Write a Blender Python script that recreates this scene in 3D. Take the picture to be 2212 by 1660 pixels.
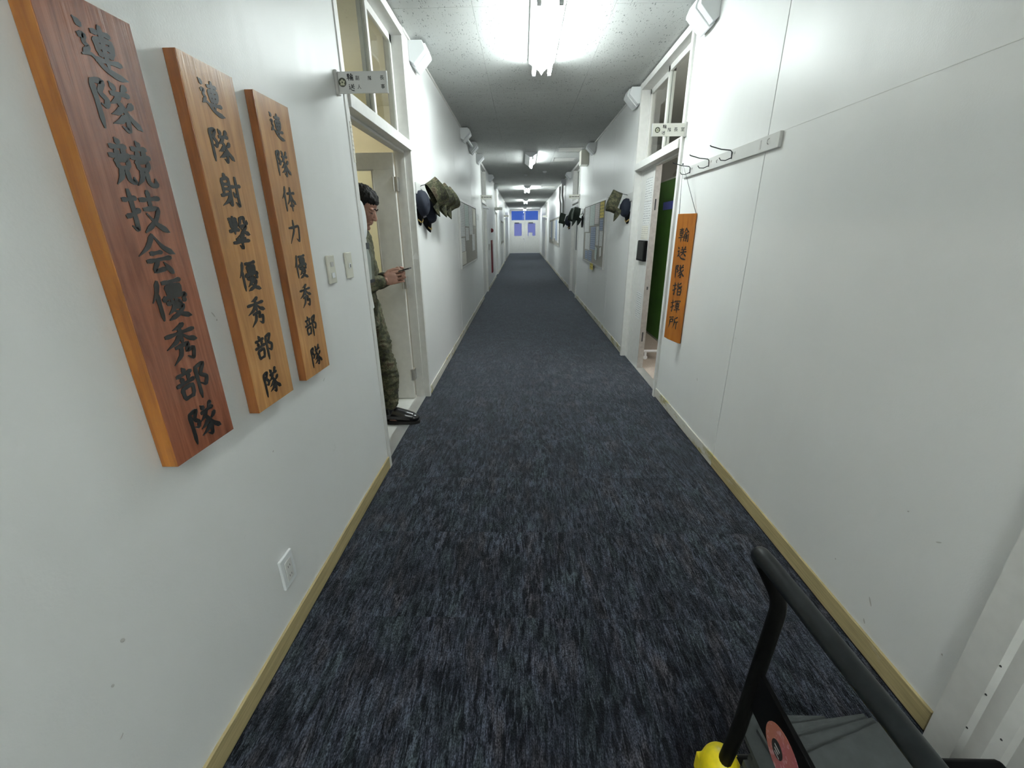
import bpy, bmesh, math, random
from mathutils import Vector, Matrix, Euler, noise
R_ = random.Random(7)
for o in list(bpy.data.objects): bpy.data.objects.remove(o)
SC = bpy.context.scene
COL = SC.collection

# ------------------------------------------------------------------ camera
H = 1.42
def unit(v): return v.normalized()
F_PX = 913.43
_cx, _cy = 1106.0, 830.0
_Y = unit(Vector((1128-_cx, _cy-500, -F_PX)))          # world Y in camera axes
_Z = unit(-Vector((1131-_cx, _cy-3360, -F_PX)))        # world Z in camera axes
_Z = unit(_Z - _Y*_Z.dot(_Y))
_X = _Y.cross(_Z)
cam_d = bpy.data.cameras.new('camera'); cam = bpy.data.objects.new('camera', cam_d); COL.objects.link(cam)
cam_d.sensor_fit = 'HORIZONTAL'; cam_d.sensor_width = 36.0
cam_d.lens = F_PX/2212*36.0; cam_d.clip_start = 0.02; cam_d.clip_end = 200
M = Matrix((_X, _Y, _Z)).to_4x4()                       # rows: world axes in camera space
M.translation = Vector((0, 0, H)); cam.matrix_world = M
SC.camera = cam
SC.cycles.use_light_tree = False      # few lamps, all alike: plain light sampling is quicker here
SC.cycles.max_bounces = 8

# ------------------------------------------------------------------ world, exposure
w = bpy.data.worlds.new('dusk_sky'); SC.world = w; w.use_nodes = True
bg = w.node_tree.nodes['Background']; bg.inputs[0].default_value = (0.20, 0.25, 0.52, 1); bg.inputs[1].default_value = 0.62
SC.view_settings.view_transform = 'Standard'; SC.view_settings.look = 'None'
SC.view_settings.exposure = 1.0; SC.view_settings.gamma = 1.0; SC.view_settings.use_curve_mapping = False
TUBE = 80.0          # emission of the fluorescent tubes
CEIL = 2.785; XL = -0.85; XR = 1.20; YEND = 30.6; YBACK = -3.2

# ------------------------------------------------------------------ materials
def nt(name):
    m = bpy.data.materials.new(name); m.use_nodes = True
    return m, m.node_tree, m.node_tree.nodes['Principled BSDF']
def N(t, kind, **kw):
    n = t.nodes.new(kind)
    for k, v in kw.items():
        if k.startswith('i_'):
            n.inputs[k[2:].replace('_', ' ')].default_value = v
        else: setattr(n, k, v)
    return n
def ramp(t, fac, stops, interp='LINEAR'):
    r = t.nodes.new('ShaderNodeValToRGB'); r.color_ramp.interpolation = interp
    e = r.color_ramp.elements
    while len(e) < len(stops): e.new(0.5)
    for i, (p, c) in enumerate(stops):
        e[i].position = p; e[i].color = (*c, 1) if len(c) == 3 else c
    t.links.new(fac, r.inputs[0]); return r.outputs[0]
def coords(t, scale=(1, 1, 1), kind='Object', loc=(0, 0, 0)):
    tc = t.nodes.new('ShaderNodeTexCoord'); mp = t.nodes.new('ShaderNodeMapping')
    mp.inputs['Scale'].default_value = scale; mp.inputs['Location'].default_value = loc
    t.links.new(tc.outputs[kind], mp.inputs[0]); return mp.outputs[0]
def noise_n(t, vec, scale, detail=3, rough=.5, dist=0.0):
    n = N(t, 'ShaderNodeTexNoise'); n.inputs['Scale'].default_value = scale; n.inputs['Detail'].default_value = detail
    n.inputs['Roughness'].default_value = rough; n.inputs['Distortion'].default_value = dist
    t.links.new(vec, n.inputs['Vector']); return n.outputs['Fac']
def bump(t, b, h, strength, dist=0.01):
    bn = N(t, 'ShaderNodeBump'); bn.inputs['Strength'].default_value = strength; bn.inputs['Distance'].default_value = dist
    t.links.new(h, bn.inputs['Height']); t.links.new(bn.outputs[0], b.inputs['Normal'])
def mixc(t, fac, a, b_, mode='MIX'):
    m = N(t, 'ShaderNodeMix', data_type='RGBA', blend_type=mode)
    for s, v in ((m.inputs[0], fac), (m.inputs[6], a), (m.inputs[7], b_)):
        if isinstance(v, (int, float)): s.default_value = v
        elif isinstance(v, tuple): s.default_value = (*v, 1)
        else: t.links.new(v, s)
    return m.outputs[2]
def math_n(t, op, a, b_=None):
    m = N(t, 'ShaderNodeMath', operation=op)
    for s, v in ((m.inputs[0], a), (m.inputs[1], b_)):
        if v is None: continue
        if isinstance(v, (int, float)): s.default_value = v
        else: t.links.new(v, s)
    return m.outputs[0]
MATS = {}
def plain(name, col, rough=.5, metal=0.0, spec=.5, var=.06, vscale=8.0, bmp=0.0, bscale=200.0, coat=0.0):
    m, t, b = nt(name); b.inputs['Roughness'].default_value = rough; b.inputs['Metallic'].default_value = metal
    b.inputs['Specular IOR Level'].default_value = spec; b.inputs['Coat Weight'].default_value = coat; b.inputs['Coat Roughness'].default_value = .15
    v = coords(t)
    f = noise_n(t, v, vscale, 2)
    c = ramp(t, f, [(.3, tuple(x*(1-var) for x in col)), (.7, tuple(min(1, x*(1+var)) for x in col))])
    t.links.new(c, b.inputs['Base Color'])
    if bmp: bump(t, b, noise_n(t, v, bscale, 2), bmp, .002)
    MATS[name] = m; return m
def wall_paint(name, col, rough):
    m, t, b = nt(name); v = coords(t, kind='Object')
    tc = t.nodes.new('ShaderNodeNewGeometry')
    f = noise_n(t, tc.outputs['Position'], 1.3, 2, .6)
    smudge = noise_n(t, tc.outputs['Position'], 9.0, 3, .7)
    c = ramp(t, f, [(.3, tuple(x*.95 for x in col)), (.7, col)])
    sp = ramp(t, smudge, [(.735, (1, 1, 1)), (.78, (.72, .71, .69))])
    t.links.new(mixc(t, .35, c, sp, 'MULTIPLY'), b.inputs['Base Color'])
    mp = N(t, 'ShaderNodeMapping'); mp.inputs['Scale'].default_value = (1, 1, .22)
    t.links.new(tc.outputs['Position'], mp.inputs[0])
    streak = noise_n(t, mp.outputs[0], 9.0, 1)
    grain = noise_n(t, tc.outputs['Position'], 170.0, 1)
    hsum = math_n(t, 'ADD', math_n(t, 'MULTIPLY', streak, 2.2), math_n(t, 'MULTIPLY', grain, .18))
    bump(t, b, hsum, .5, .003)
    t.links.new(ramp(t, f, [(.3, (rough*.85,)*3), (.7, (rough*1.2,)*3)]), b.inputs['Roughness'])
    b.inputs['Specular IOR Level'].default_value = .30
    MATS[name] = m; return m
wall_paint('wall_paint', (.80, .806, .795), .36)
wall_paint('cream_paint', (.72, .68, .51), .6)
wall_paint('room_white', (.78, .77, .74), .6)
plain('trim_white', (.70, .695, .67), .4, var=.04, vscale=20, bmp=.05)
plain('trim_grey', (.52, .51, .49), .4, var=.06, vscale=20)
plain('white_plastic', (.80, .82, .83), .3, var=.02)
plain('ivory_plastic', (.66, .65, .56), .35, var=.03)
plain('white_paper', (.80, .80, .79), .7, var=.03)
plain('steel', (.55, .54, .52), .35, metal=.8, var=.1, vscale=30)
plain('dark_metal', (.06, .065, .07), .4, metal=.5)
plain('black', (.004, .004, .0045), .55, var=.2, spec=.10)
plain('black_tube', (.003, .003, .0026), .5, spec=.12, var=.3, vscale=40)
plain('black_sleeve', (.0075, .0095, .0105), .42, var=.3, vscale=60, bmp=.1, bscale=90, spec=.35)
plain('yellow_plastic', (.78, .62, .01), .4, var=.1, vscale=60)
plain('grey_foam', (.042, .048, .048), .8, var=.12, vscale=40, bmp=.15, bscale=400)
plain('ink', (.012, .013, .013), .28, var=.3, vscale=60, coat=.2)
plain('ink_matte', (.02, .02, .02), .6, var=.2)
plain('green_board', (.075, .22, .035), .5, var=.08)
plain('blue_strip', (.13, .17, .62), .4)
plain('red_paint', (.22, .015, .025), .35)
plain('navy_cloth', (.005, .009, .022), .8, var=.2, vscale=60, bmp=.2, bscale=500)
plain('dark_green_cloth', (.018, .028, .02), .85, var=.35, vscale=40, bmp=.2, bscale=300)
plain('gold_thread', (.55, .38, .12), .5, var=.2, vscale=200)
plain('skin', (.36, .195, .145), .5, var=.08, vscale=25, bmp=.05, bscale=300)
plain('hair', (.007, .006, .006), .7, spec=.3, var=.4, vscale=90, bmp=.6, bscale=160)
plain('leather', (.010, .010, .012), .25, var=.2, vscale=40, coat=.3)
plain('rubber', (.015, .015, .015), .7)
plain('cork_board', (.34, .32, .28), .7, var=.1, vscale=60)
plain('alu', (.62, .62, .61), .35, metal=.6, var=.05)
plain('room_tile', (.70, .71, .69), .35, var=.04)
plain('room_carpet', (.40, .34, .29), .9, var=.2, vscale=120)
plain('yellow_paper', (.72, .58, .10), .7)
plain('blue_paper', (.22, .28, .45), .7, var=.35, vscale=14)
plain('signboard', (.62, .62, .60), .3, var=.03)
plain('signboard_ivory', (.72, .71, .64), .3, var=.03)
plain('crest_dark', (.07, .075, .05), .5)
plain('crest_light', (.50, .50, .36), .5)
plain('pale_label', (.70, .70, .68), .5)
plain('mint', (.30, .55, .44), .4)

def printed(name, base, ink, scale, dens=.5):
    m, t, b = nt(name); b.inputs['Roughness'].default_value = .65
    v = coords(t, kind='Object')
    sx = N(t, 'ShaderNodeSeparateXYZ'); t.links.new(v, sx.inputs[0])
    row = math_n(t, 'FRACT', math_n(t, 'MULTIPLY', sx.outputs[2], scale))
    on = math_n(t, 'GREATER_THAN', row, .55)
    cm = N(t, 'ShaderNodeMapping'); cm.inputs['Scale'].default_value = (1, 1, .01); t.links.new(v, cm.inputs[0])
    wn = noise_n(t, v, scale*1.6, 3, .7)
    f = math_n(t, 'MULTIPLY', on, math_n(t, 'GREATER_THAN', wn, dens))
    t.links.new(mixc(t, math_n(t, 'MULTIPLY', f, .75), base, ink), b.inputs['Base Color'])
    MATS[name] = m
printed('print_white', (.78, .79, .78), (.22, .23, .25), 45)
printed('print_mint', (.66, .74, .70), (.30, .36, .36), 40)
printed('print_blue', (.34, .40, .52), (.12, .16, .28), 30, .45)
printed('print_cream', (.74, .72, .64), (.35, .33, .30), 50)
printed('print_yellow', (.74, .60, .12), (.15, .12, .05), 22)
printed('print_pink', (.74, .70, .69), (.45, .38, .38), 36)

def wood(name, dark, mid, light, grain=1.0, rough=.28):
    m, t, b = nt(name); v = coords(t, (22*grain, 22*grain, 1.6))
    f = noise_n(t, v, 2.2, 6, .62, .6)
    big = noise_n(t, coords(t, (2, 3, 1.4)), 1.6, 3)
    c = ramp(t, f, [(.28, dark), (.5, mid), (.74, light)])
    c2 = ramp(t, big, [(.3, (.78, .74, .72)), (.7, (1.12, 1.08, 1.02))])
    t.links.new(mixc(t, 1.0, c, c2, 'MULTIPLY'), b.inputs['Base Color'])
    b.inputs['Roughness'].default_value = rough; b.inputs['Coat Weight'].default_value = .35; b.inputs['Coat Roughness'].default_value = .18
    fine = noise_n(t, coords(t, (160, 160, 5)), 1.0, 3)
    bump(t, b, fine, .3, .002); MATS[name] = m
wood('wood_red', (.150, .045, .024), (.275, .095, .050), (.38, .15, .082), rough=.22)
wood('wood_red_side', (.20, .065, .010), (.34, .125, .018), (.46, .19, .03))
wood('wood_tan', (.36, .165, .052), (.51, .26, .092), (.64, .37, .155), .8)
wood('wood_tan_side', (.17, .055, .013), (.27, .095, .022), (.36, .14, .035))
wood('wood_orange', (.34, .105, .010), (.50, .17, .016), (.60, .23, .03), .8)

def camo():
    m, t, b = nt('camo'); v = coords(t)
    f = noise_n(t, v, 17, 3, .75); f2 = noise_n(t, v, 48, 3, .7)
    c = ramp(t, f, [(0, (.010, .010, .007)), (.42, (.040, .044, .019)), (.52, (.115, .108, .062)), (.59, (.055, .034, .018))], 'CONSTANT')
    c2 = ramp(t, f2, [(0, (.018, .016, .010)), (.45, (.060, .058, .030)), (.60, (.14, .13, .085))], 'CONSTANT')
    t.links.new(mixc(t, .30, c, c2), b.inputs['Base Color']); b.inputs['Roughness'].default_value = .85
    bump(t, b, noise_n(t, v, 300, 2), .2, .002); MATS['camo'] = m
camo()

def carpet():
    m, t, b = nt('carpet'); oi = N(t, 'ShaderNodeObjectInfo')
    g = N(t, 'ShaderNodeNewGeometry')
    off = N(t, 'ShaderNodeVectorMath', operation='SCALE'); off.inputs[0].default_value = (13.7, 7.3, 3.1)
    t.links.new(oi.outputs['Random'], off.inputs['Scale'])
    ad = N(t, 'ShaderNodeVectorMath', operation='ADD'); t.links.new(g.outputs['Position'], ad.inputs[0]); t.links.new(off.outputs[0], ad.inputs[1])
    def mp(s):
        k = N(t, 'ShaderNodeMapping'); k.inputs['Scale'].default_value = s; t.links.new(ad.outputs[0], k.inputs[0]); return k.outputs[0]
    cloud = noise_n(t, mp((3.5, 2.2, 1)), 2.0, 1, .6)
    streak = noise_n(t, mp((36, 11, 1)), 1.0, 3, .68, .5)
    rib = noise_n(t, mp((300, 16, 1)), 1.0, 1, .5)
    speck = noise_n(t, mp((330, 160, 1)), 1.0, 1, .6)
    s1 = math_n(t, 'MULTIPLY', ramp(t, streak, [(.42, (0, 0, 0)), (.66, (1, 1, 1))]), .72)
    s2 = math_n(t, 'MULTIPLY', ramp(t, rib, [(.38, (0, 0, 0)), (.66, (1, 1, 1))]), .55)
    s3 = ramp(t, speck, [(.35, (.25,)*3), (.65, (1.2,)*3)])
    s = math_n(t, 'MULTIPLY', math_n(t, 'ADD', s1, math_n(t, 'MULTIPLY', s2, math_n(t, 'ADD', s1, .30))), s3)
    vn = noise_n(t, mp((38, 7.5, 1)), 1.0, 3, .62, .45)
    vein = ramp(t, math_n(t, 'ABSOLUTE', math_n(t, 'SUBTRACT', vn, .5)), [(.0, (1, 1, 1)), (.075, (0, 0, 0))])
    s = math_n(t, 'ADD', math_n(t, 'MULTIPLY', s, .50), math_n(t, 'MULTIPLY', math_n(t, 'MULTIPLY', vein, math_n(t, 'ADD', .35, s2)), s3))
    cl = ramp(t, cloud, [(.35, (.55,)*3), (.65, (1.15,)*3)])
    f = math_n(t, 'MULTIPLY', s, cl)
    c = mixc(t, f, (.0022, .0027, .0044), (.088, .096, .113))
    tint = ramp(t, noise_n(t, mp((7, 2.5, 1)), 2.0, 2), [(.32, (.88, 1.03, .98)), (.5, (.93, .97, 1.12)), (.68, (1.12, .97, .93))])
    t.links.new(mixc(t, 1.0, c, tint, 'MULTIPLY'), b.inputs['Base Color'])
    b.inputs['Roughness'].default_value = .95; b.inputs['Specular IOR Level'].default_value = .15
    b.inputs['Sheen Weight'].default_value = .36; b.inputs['Sheen Roughness'].default_value = .35; b.inputs['Sheen Tint'].default_value = (.75, .82, .95, 1)
    bump(t, b, math_n(t, 'ADD', rib, speck), .8, .004); MATS['carpet'] = m
carpet()

def ceiling_mat():
    m, t, b = nt('ceiling_board'); g = N(t, 'ShaderNodeNewGeometry')
    def mp(s):
        k = N(t, 'ShaderNodeMapping'); k.inputs['Scale'].default_value = s; t.links.new(g.outputs['Position'], k.inputs[0]); return k.outputs[0]
    a = noise_n(t, mp((120, 34, 1)), 1.0, 2, .6, .5); c2 = noise_n(t, mp((9, 9, 1)), 1.0, 2)
    hole = math_n(t, 'ADD', a, math_n(t, 'MULTIPLY', c2, .25))
    f = ramp(t, hole, [(.765, (0, 0, 0)), (.79, (1, 1, 1))])
    big = noise_n(t, mp((1, 1, 1)), 1.2, 3)
    base = ramp(t, big, [(.3, (.50, .512, .50)), (.7, (.55, .562, .55))])
    t.links.new(mixc(t, math_n(t, 'MULTIPLY', f, .72), base, (.10, .11, .11)), b.inputs['Base Color'])
    b.inputs['Roughness'].default_value = .8; b.inputs['Specular IOR Level'].default_value = .25
    bump(t, b, math_n(t, 'SUBTRACT', 1.0, f), .6, .004); MATS['ceiling_board'] = m
ceiling_mat()

def peeled(name, wood_c, paint_c, lo, hi):
    m, t, b = nt(name); g = N(t, 'ShaderNodeNewGeometry')
    k = N(t, 'ShaderNodeMapping'); k.inputs['Scale'].default_value = (1, .55, 1.6); t.links.new(g.outputs['Position'], k.inputs[0])
    f = ramp(t, noise_n(t, k.outputs[0], 9, 6, .65), [(lo, (0, 0, 0)), (hi, (1, 1, 1))])
    k2 = N(t, 'ShaderNodeMapping'); k2.inputs['Scale'].default_value = (3, 2.0, 60); t.links.new(g.outputs['Position'], k2.inputs[0])
    gr = ramp(t, noise_n(t, k2.outputs[0], 2.5, 4, .6), [(.3, tuple(x*.72 for x in wood_c)), (.7, tuple(x*1.12 for x in wood_c))])
    t.links.new(mixc(t, f, gr, paint_c), b.inputs['Base Color']); b.inputs['Roughness'].default_value = .55
    bump(t, b, f, .5, .004); MATS[name] = m
peeled('baseboard_wood', (.46, .375, .19), (.50, .47, .38), .60, .75)
peeled('baseboard_paint', (.42, .37, .17), (.60, .585, .53), .38, .50)

def glass(name, col, rough, alpha_mix=0.0):
    m, t, b = nt(name)
    b.inputs['Base Color'].default_value = (*col, 1); b.inputs['Roughness'].default_value = rough
    b.inputs['Transmission Weight'].default_value = 1.0; b.inputs['IOR'].default_value = 1.45
    n = noise_n(t, coords(t), 3.0, 1); bump(t, b, n, .02, .002)
    # thin pane: refraction is replaced by see-through plus a sheen, so both faces stay in place
    out = t.nodes['Material Output']
    tr = N(t, 'ShaderNodeBsdfTransparent'); tr.inputs[0].default_value = (*col, 1)
    gl = N(t, 'ShaderNodeBsdfGlossy'); gl.inputs['Roughness'].default_value = max(rough, .02)
    fr = N(t, 'ShaderNodeFresnel'); fr.inputs[0].default_value = 1.45
    gm = N(t, 'ShaderNodeNewGeometry'); fm = math_n(t, 'MULTIPLY', fr.outputs[0], math_n(t, 'SUBTRACT', 1.0, gm.outputs['Backfacing']))
    mx = N(t, 'ShaderNodeMixShader'); t.links.new(fm, mx.inputs[0]); t.links.new(tr.outputs[0], mx.inputs[1]); t.links.new(gl.outputs[0], mx.inputs[2])
    if alpha_mix:
        tl = N(t, 'ShaderNodeBsdfTranslucent'); tl.inputs[0].default_value = (*col, 1)
        m2 = N(t, 'ShaderNodeMixShader'); m2.inputs[0].default_value = alpha_mix
        t.links.new(mx.outputs[0], m2.inputs[1]); t.links.new(tl.outputs[0], m2.inputs[2]); t.links.new(m2.outputs[0], out.inputs[0])
    else: t.links.new(mx.outputs[0], out.inputs[0])
    MATS[name] = m
glass('clear_glass', (.90, .92, .90), .03)
glass('blue_glass', (.45, .62, .86), .05)
glass('frosted_glass', (.92, .90, .97), .3, .85)
glass('clear_vinyl', (.78, .82, .80), .15, .12)

def emitter(name, col, s):
    m, t, b = nt(name); b.inputs['Base Color'].default_value = (.9, .9, .9, 1)
    b.inputs['Emission Color'].default_value = (*col, 1); b.inputs['Emission Strength'].default_value = s; MATS[name] = m
emitter('tube_glow', (.91, 1.0, .985), TUBE*.72)
emitter('tube_glow_near', (.91, 1.0, .985), TUBE*.76)
emitter('room_tube_glow', (1.0, .95, .84), 30.0)
emitter('fill_tube_glow', (.93, 1.0, .97), TUBE*1.08)  # boosted tubes of the unseen fill light behind the camera
emitter('room_tube_white', (1.0, .98, .94), 34.0)

def sticker():
    m, t, b = nt('sticker_pink'); v = coords(t, (1, 1, 1)); b.inputs['Roughness'].default_value = .4
    f = noise_n(t, v, 60, 5, .65); g = noise_n(t, v, 14, 2)
    base = ramp(t, g, [(.35, (.40, .10, .13)), (.65, (.46, .17, .10))])
    t.links.new(mixc(t, ramp(t, f, [(.56, (0, 0, 0)), (.64, (.8, .8, .8))]), base, (.62, .38, .42)), b.inputs['Base Color']); MATS['sticker_pink'] = m
sticker()
plain('mesh_black', (.012, .011, .014), .35, var=.5, vscale=30, bmp=1.0, bscale=70)
plain('crinkle_white', (.72, .72, .66), .22, var=.1, vscale=10, bmp=.4, bscale=40)

# ------------------------------------------------------------------ mesh helpers
class MB:
    def __init__(s): s.v = []; s.f = []
    def add(s, vs, fs):
        o = len(s.v); s.v += [Vector(p) for p in vs]; s.f += [tuple(i+o for i in q) for q in fs]; return s
    def box(s, x0, x1, y0, y1, z0, z1):
        if x0 > x1: x0, x1 = x1, x0
        if y0 > y1: y0, y1 = y1, y0
        if z0 > z1: z0, z1 = z1, z0
        return s.add([(x, y, z) for z in (z0, z1) for y in (y0, y1) for x in (x0, x1)],
                     [(0, 2, 3, 1), (4, 5, 7, 6), (0, 1, 5, 4), (2, 6, 7, 3), (0, 4, 6, 2), (1, 3, 7, 5)])
    def prism(s, poly, a0, a1, axis='y'):
        n = len(poly)
        def P(u, v, a): return {'y': (u, a, v), 'x': (a, u, v), 'z': (u, v, a)}[axis]
        return s.add([P(u, v, a0) for u, v in poly] + [P(u, v, a1) for u, v in poly],
                     [tuple(range(n))[::-1], tuple(range(n, 2*n))] + [(i, (i+1) % n, n+(i+1) % n, n+i) for i in range(n)])
    def tube(s, path, r, seg=10, caps=True):
        path = [Vector(p) for p in path]; n = len(path); rs = r if isinstance(r, (list, tuple)) else [r]*n
        vs = []; prev = None
        for i, p in enumerate(path):
            d = (path[min(i+1, n-1)]-path[max(i-1, 0)]).normalized()
            if prev is None:
                a = Vector((0, 0, 1)) if abs(d.z) < .9 else Vector((1, 0, 0)); u = d.cross(a).normalized()
            else: u = (prev - d*prev.dot(d)).normalized()
            prev = u; q = d.cross(u)
            rr = rs[i]; ra, rb = rr if isinstance(rr, tuple) else (rr, rr)
            vs += [p+u*ra*math.cos(2*math.pi*k/seg)+q*rb*math.sin(2*math.pi*k/seg) for k in range(seg)]
        fs = [(i*seg+k, i*seg+(k+1) % seg, (i+1)*seg+(k+1) % seg, (i+1)*seg+k) for i in range(n-1) for k in range(seg)]
        if caps: fs += [tuple(range(seg))[::-1], tuple(range((n-1)*seg, n*seg))]
        return s.add(vs, fs)
    def ball(s, c, r, mat=None, nu=16, nv=10):
        r = r if isinstance(r, tuple) else (r, r, r); c = Vector(c); vs = []
        for j in range(1, nv):
            th = math.pi*j/nv
            for i in range(nu):
                ph = 2*math.pi*i/nu; vs.append(Vector((r[0]*math.sin(th)*math.cos(ph), r[1]*math.sin(th)*math.sin(ph), r[2]*math.cos(th))))
        vs += [Vector((0, 0, r[2])), Vector((0, 0, -r[2]))]
        if mat is not None: vs = [mat @ p for p in vs]
        fs = [(j*nu+i, (j+1)*nu+i, (j+1)*nu+(i+1) % nu, j*nu+(i+1) % nu) for j in range(nv-2) for i in range(nu)]
        T = (nv-1)*nu
        fs += [(T, i, (i+1) % nu) for i in range(nu)] + [(T+1, (nv-2)*nu+(i+1) % nu, (nv-2)*nu+i) for i in range(nu)]
        return s.add([p+c for p in vs], fs)
    def lathe(s, prof, c, seg=20, axis='z', ry=1.0):
        c = Vector(c); vs = []
        for r, h in prof:
            for k in range(seg):
                a = 2*math.pi*k/seg; p = (r*math.cos(a), ry*r*math.sin(a), h)
                if axis == 'x': p = (h, p[0], p[1])
                if axis == 'y': p = (p[0], h, p[1])
                vs.append(c+Vector(p))
        n = len(prof)
        fs = [(i*seg+k, i*seg+(k+1) % seg, (i+1)*seg+(k+1) % seg, (i+1)*seg+k) for i in range(n-1) for k in range(seg)]
        return s.add(vs, fs + [tuple(range(seg))[::-1], tuple(range((n-1)*seg, n*seg))])
    def xf(s, m):
        s.v = [m @ p for p in s.v]; return s
    def mesh(s, name, shift=(0, 0, 0), smooth=False, bevel=0.0, bseg=2):
        me = bpy.data.meshes.new(name); sh = Vector(shift)
        me.from_pydata([p-sh for p in s.v], [], s.f)
        bm = bmesh.new(); bm.from_mesh(me)
        bmesh.ops.recalc_face_normals(bm, faces=bm.faces)
        if bevel: bmesh.ops.bevel(bm, geom=list(bm.edges), offset=bevel, segments=bseg, affect='EDGES', profile=.5, clamp_overlap=True)
        bm.to_mesh(me); bm.free()
        if smooth:
            me.polygons.foreach_set('use_smooth', [True]*len(me.polygons))
            try: me.set_sharp_from_angle(angle=math.radians(42))
            except Exception: pass
        return me
def link(name, me, mat, parent=None, loc=(0, 0, 0)):
    o = bpy.data.objects.new(name, me); COL.objects.link(o); o.location = loc
    if mat: 
        if not me.materials: me.materials.append(MATS[mat])
    if parent is not None: o.parent = parent
    return o
ORG = {}
def root(name, loc=(0, 0, 0), label=None, cat=None, group=None, kind=None, rot=None):
    o = bpy.data.objects.new(name, None); COL.objects.link(o); o.location = loc; o.empty_display_size = .05
    if rot: o.rotation_euler = rot
    ORG[o.name] = Vector((0, 0, 0)) if rot else Vector(loc)
    return tag(o, label, cat, group, kind)
def tag(o, label=None, cat=None, group=None, kind=None):
    if label: o['label'] = label
    if cat: o['category'] = cat
    if group: o['group'] = group
    if kind: o['kind'] = kind
    return o
def part(name, mb, mat, parent, smooth=False, bevel=0.0, label=None, kind=None):
    sh = ORG[parent.name]
    o = link(name, mb.mesh(name, sh, smooth, bevel), mat, parent); ORG[o.name] = sh
    if label: o['label'] = label
    if kind: o['kind'] = kind
    return o
def thing(name, mb, mat, loc, label, cat, group=None, smooth=False, bevel=0.0, kind=None):
    o = link(name, mb.mesh(name, loc, smooth, bevel), mat, None, loc); ORG[o.name] = Vector(loc)
    return tag(o, label, cat, group, kind)
def struct(name, mb, mat, loc=(0, 0, 0), bevel=0.0):
    return thing(name, mb, mat, loc, None, None, kind='structure', bevel=bevel)
def remesh(mb, voxel, smooth_it=2, name='m'):
    me = mb.mesh(name); o = bpy.data.objects.new('tmp_remesh', me); COL.objects.link(o)
    r = o.modifiers.new('r', 'REMESH'); r.mode = 'VOXEL'; r.voxel_size = voxel
    if smooth_it:
        s = o.modifiers.new('s', 'SMOOTH'); s.iterations = smooth_it; s.factor = .5
    dg = bpy.context.evaluated_depsgraph_get(); dg.update()
    out = bpy.data.meshes.new_from_object(o.evaluated_get(dg)); out.name = name
    bpy.data.objects.remove(o); bpy.data.meshes.remove(me)
    out.materials.clear()
    out.polygons.foreach_set('use_smooth', [True]*len(out.polygons)); return out
def shift_mesh(me, sh):
    me.transform(Matrix.Translation(-Vector(sh))); return me
# ================================================================== SETTING
WT = 0.14   # wall thickness
# door openings (outer edge of casing), per side
DL = [(2.34, 3.64), (9.50, 10.84), (14.2, 15.5), (20.9, 22.1)]
DR = [(-.35, .86), (3.58, 4.98), (9.62, 10.90), (21.8, 23.0)]
SEAM_L = [-1.5, 5.9, 7.72, 12.65, 17.3, 19.1, 23.9, 25.7, 27.5, 29.3]
SEAM_R = [-2.0, 2.38, 6.19, 7.98, 12.7, 14.5, 16.3, 18.1, 19.9, 24.8, 26.6, 28.4]

def segments(doors):
    y = YBACK; out = []
    for a, b in doors: out.append((y, a)); y = b
    out.append((y, YEND)); return out
def wall_side(name, xw, s, doors, seams, mat):
    mb = MB()
    for a, b in segments(doors): mb.box(xw+s*.006, xw+s*WT, a, b, 0, CEIL+.02)
    for a, b in doors: mb.box(xw+s*.03, xw+s*WT, a, b, CEIL-.012, CEIL+.02)
    wobj = struct(name, mb, 'trim_grey', (xw, 0, 0))
    for a, b in segments(doors):
        cuts = [a]+[q for q in seams if a+.05 < q < b-.05]+[b]
        for c, d in zip(cuts[:-1], cuts[1:]):
            p = MB().box(xw, xw+s*.0055, c+(.003 if c != a else 0), d-(.003 if d != b else 0), .004, CEIL-.001)
            part('wall_panel', p, mat, wobj, bevel=.0012)
    return wobj
wall_side('wall_left', XL, -1, DL, SEAM_L, 'wall_paint')
wall_side('wall_right', XR, 1, DR, SEAM_R, 'wall_paint')
# back wall behind the photographer and the wall at the corridor's end
struct('wall_back', MB().box(XL-.2, XR+.2, YBACK-.1, YBACK, -.06, CEIL+.02), 'room_white')
# floor: slab and carpet tiles
fl = struct('floor', MB().box(XL-.2, XR+.2, YBACK-.1, YEND+.1, -.06, -.008), 'rubber')
xs = [XL-.02, -.59, -.09, .41, .91, XR+.02]
meshes = {}
y = 1.742-.5*10
rows = []
while y < YEND:
    rows.append((max(y, YBACK), min(y+.5, YEND))); y += .5
for a, b in rows:
    if b-a < .02: continue
    for x0, x1 in zip(xs[:-1], xs[1:]):
        key = (round(x1-x0, 3), round(b-a, 3))
        if key not in meshes:
            meshes[key] = MB().box(0, x1-x0, 0, b-a, -.008, 0).mesh('carpet_tile', bevel=0.0)
        link('carpet_tile', meshes[key], 'carpet', fl, (x0, a, 0))
# ceiling boards
ce = struct('ceiling', MB().box(XL-.2, XR+.2, YBACK-.1, YEND+.12, CEIL+.008, CEIL+.06), 'trim_grey')
xs = [XL-.001, -.32, .60, XR+.001]; meshes = {}; y = 3.385-.91*8
while y < YEND:
    a, b = max(y, YBACK), min(y+.91, YEND); y += .91
    if b-a < .02: continue
    for x0, x1 in zip(xs[:-1], xs[1:]):
        key = (round(x1-x0, 3), round(b-a, 3))
        if key not in meshes:
            meshes[key] = MB().box(.0012, x1-x0-.0012, .0012, b-a-.0012, 0, .008).mesh('ceiling_panel', bevel=.001)
        link('ceiling_panel', meshes[key], 'ceiling_board', ce, (x0, a, CEIL))
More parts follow.
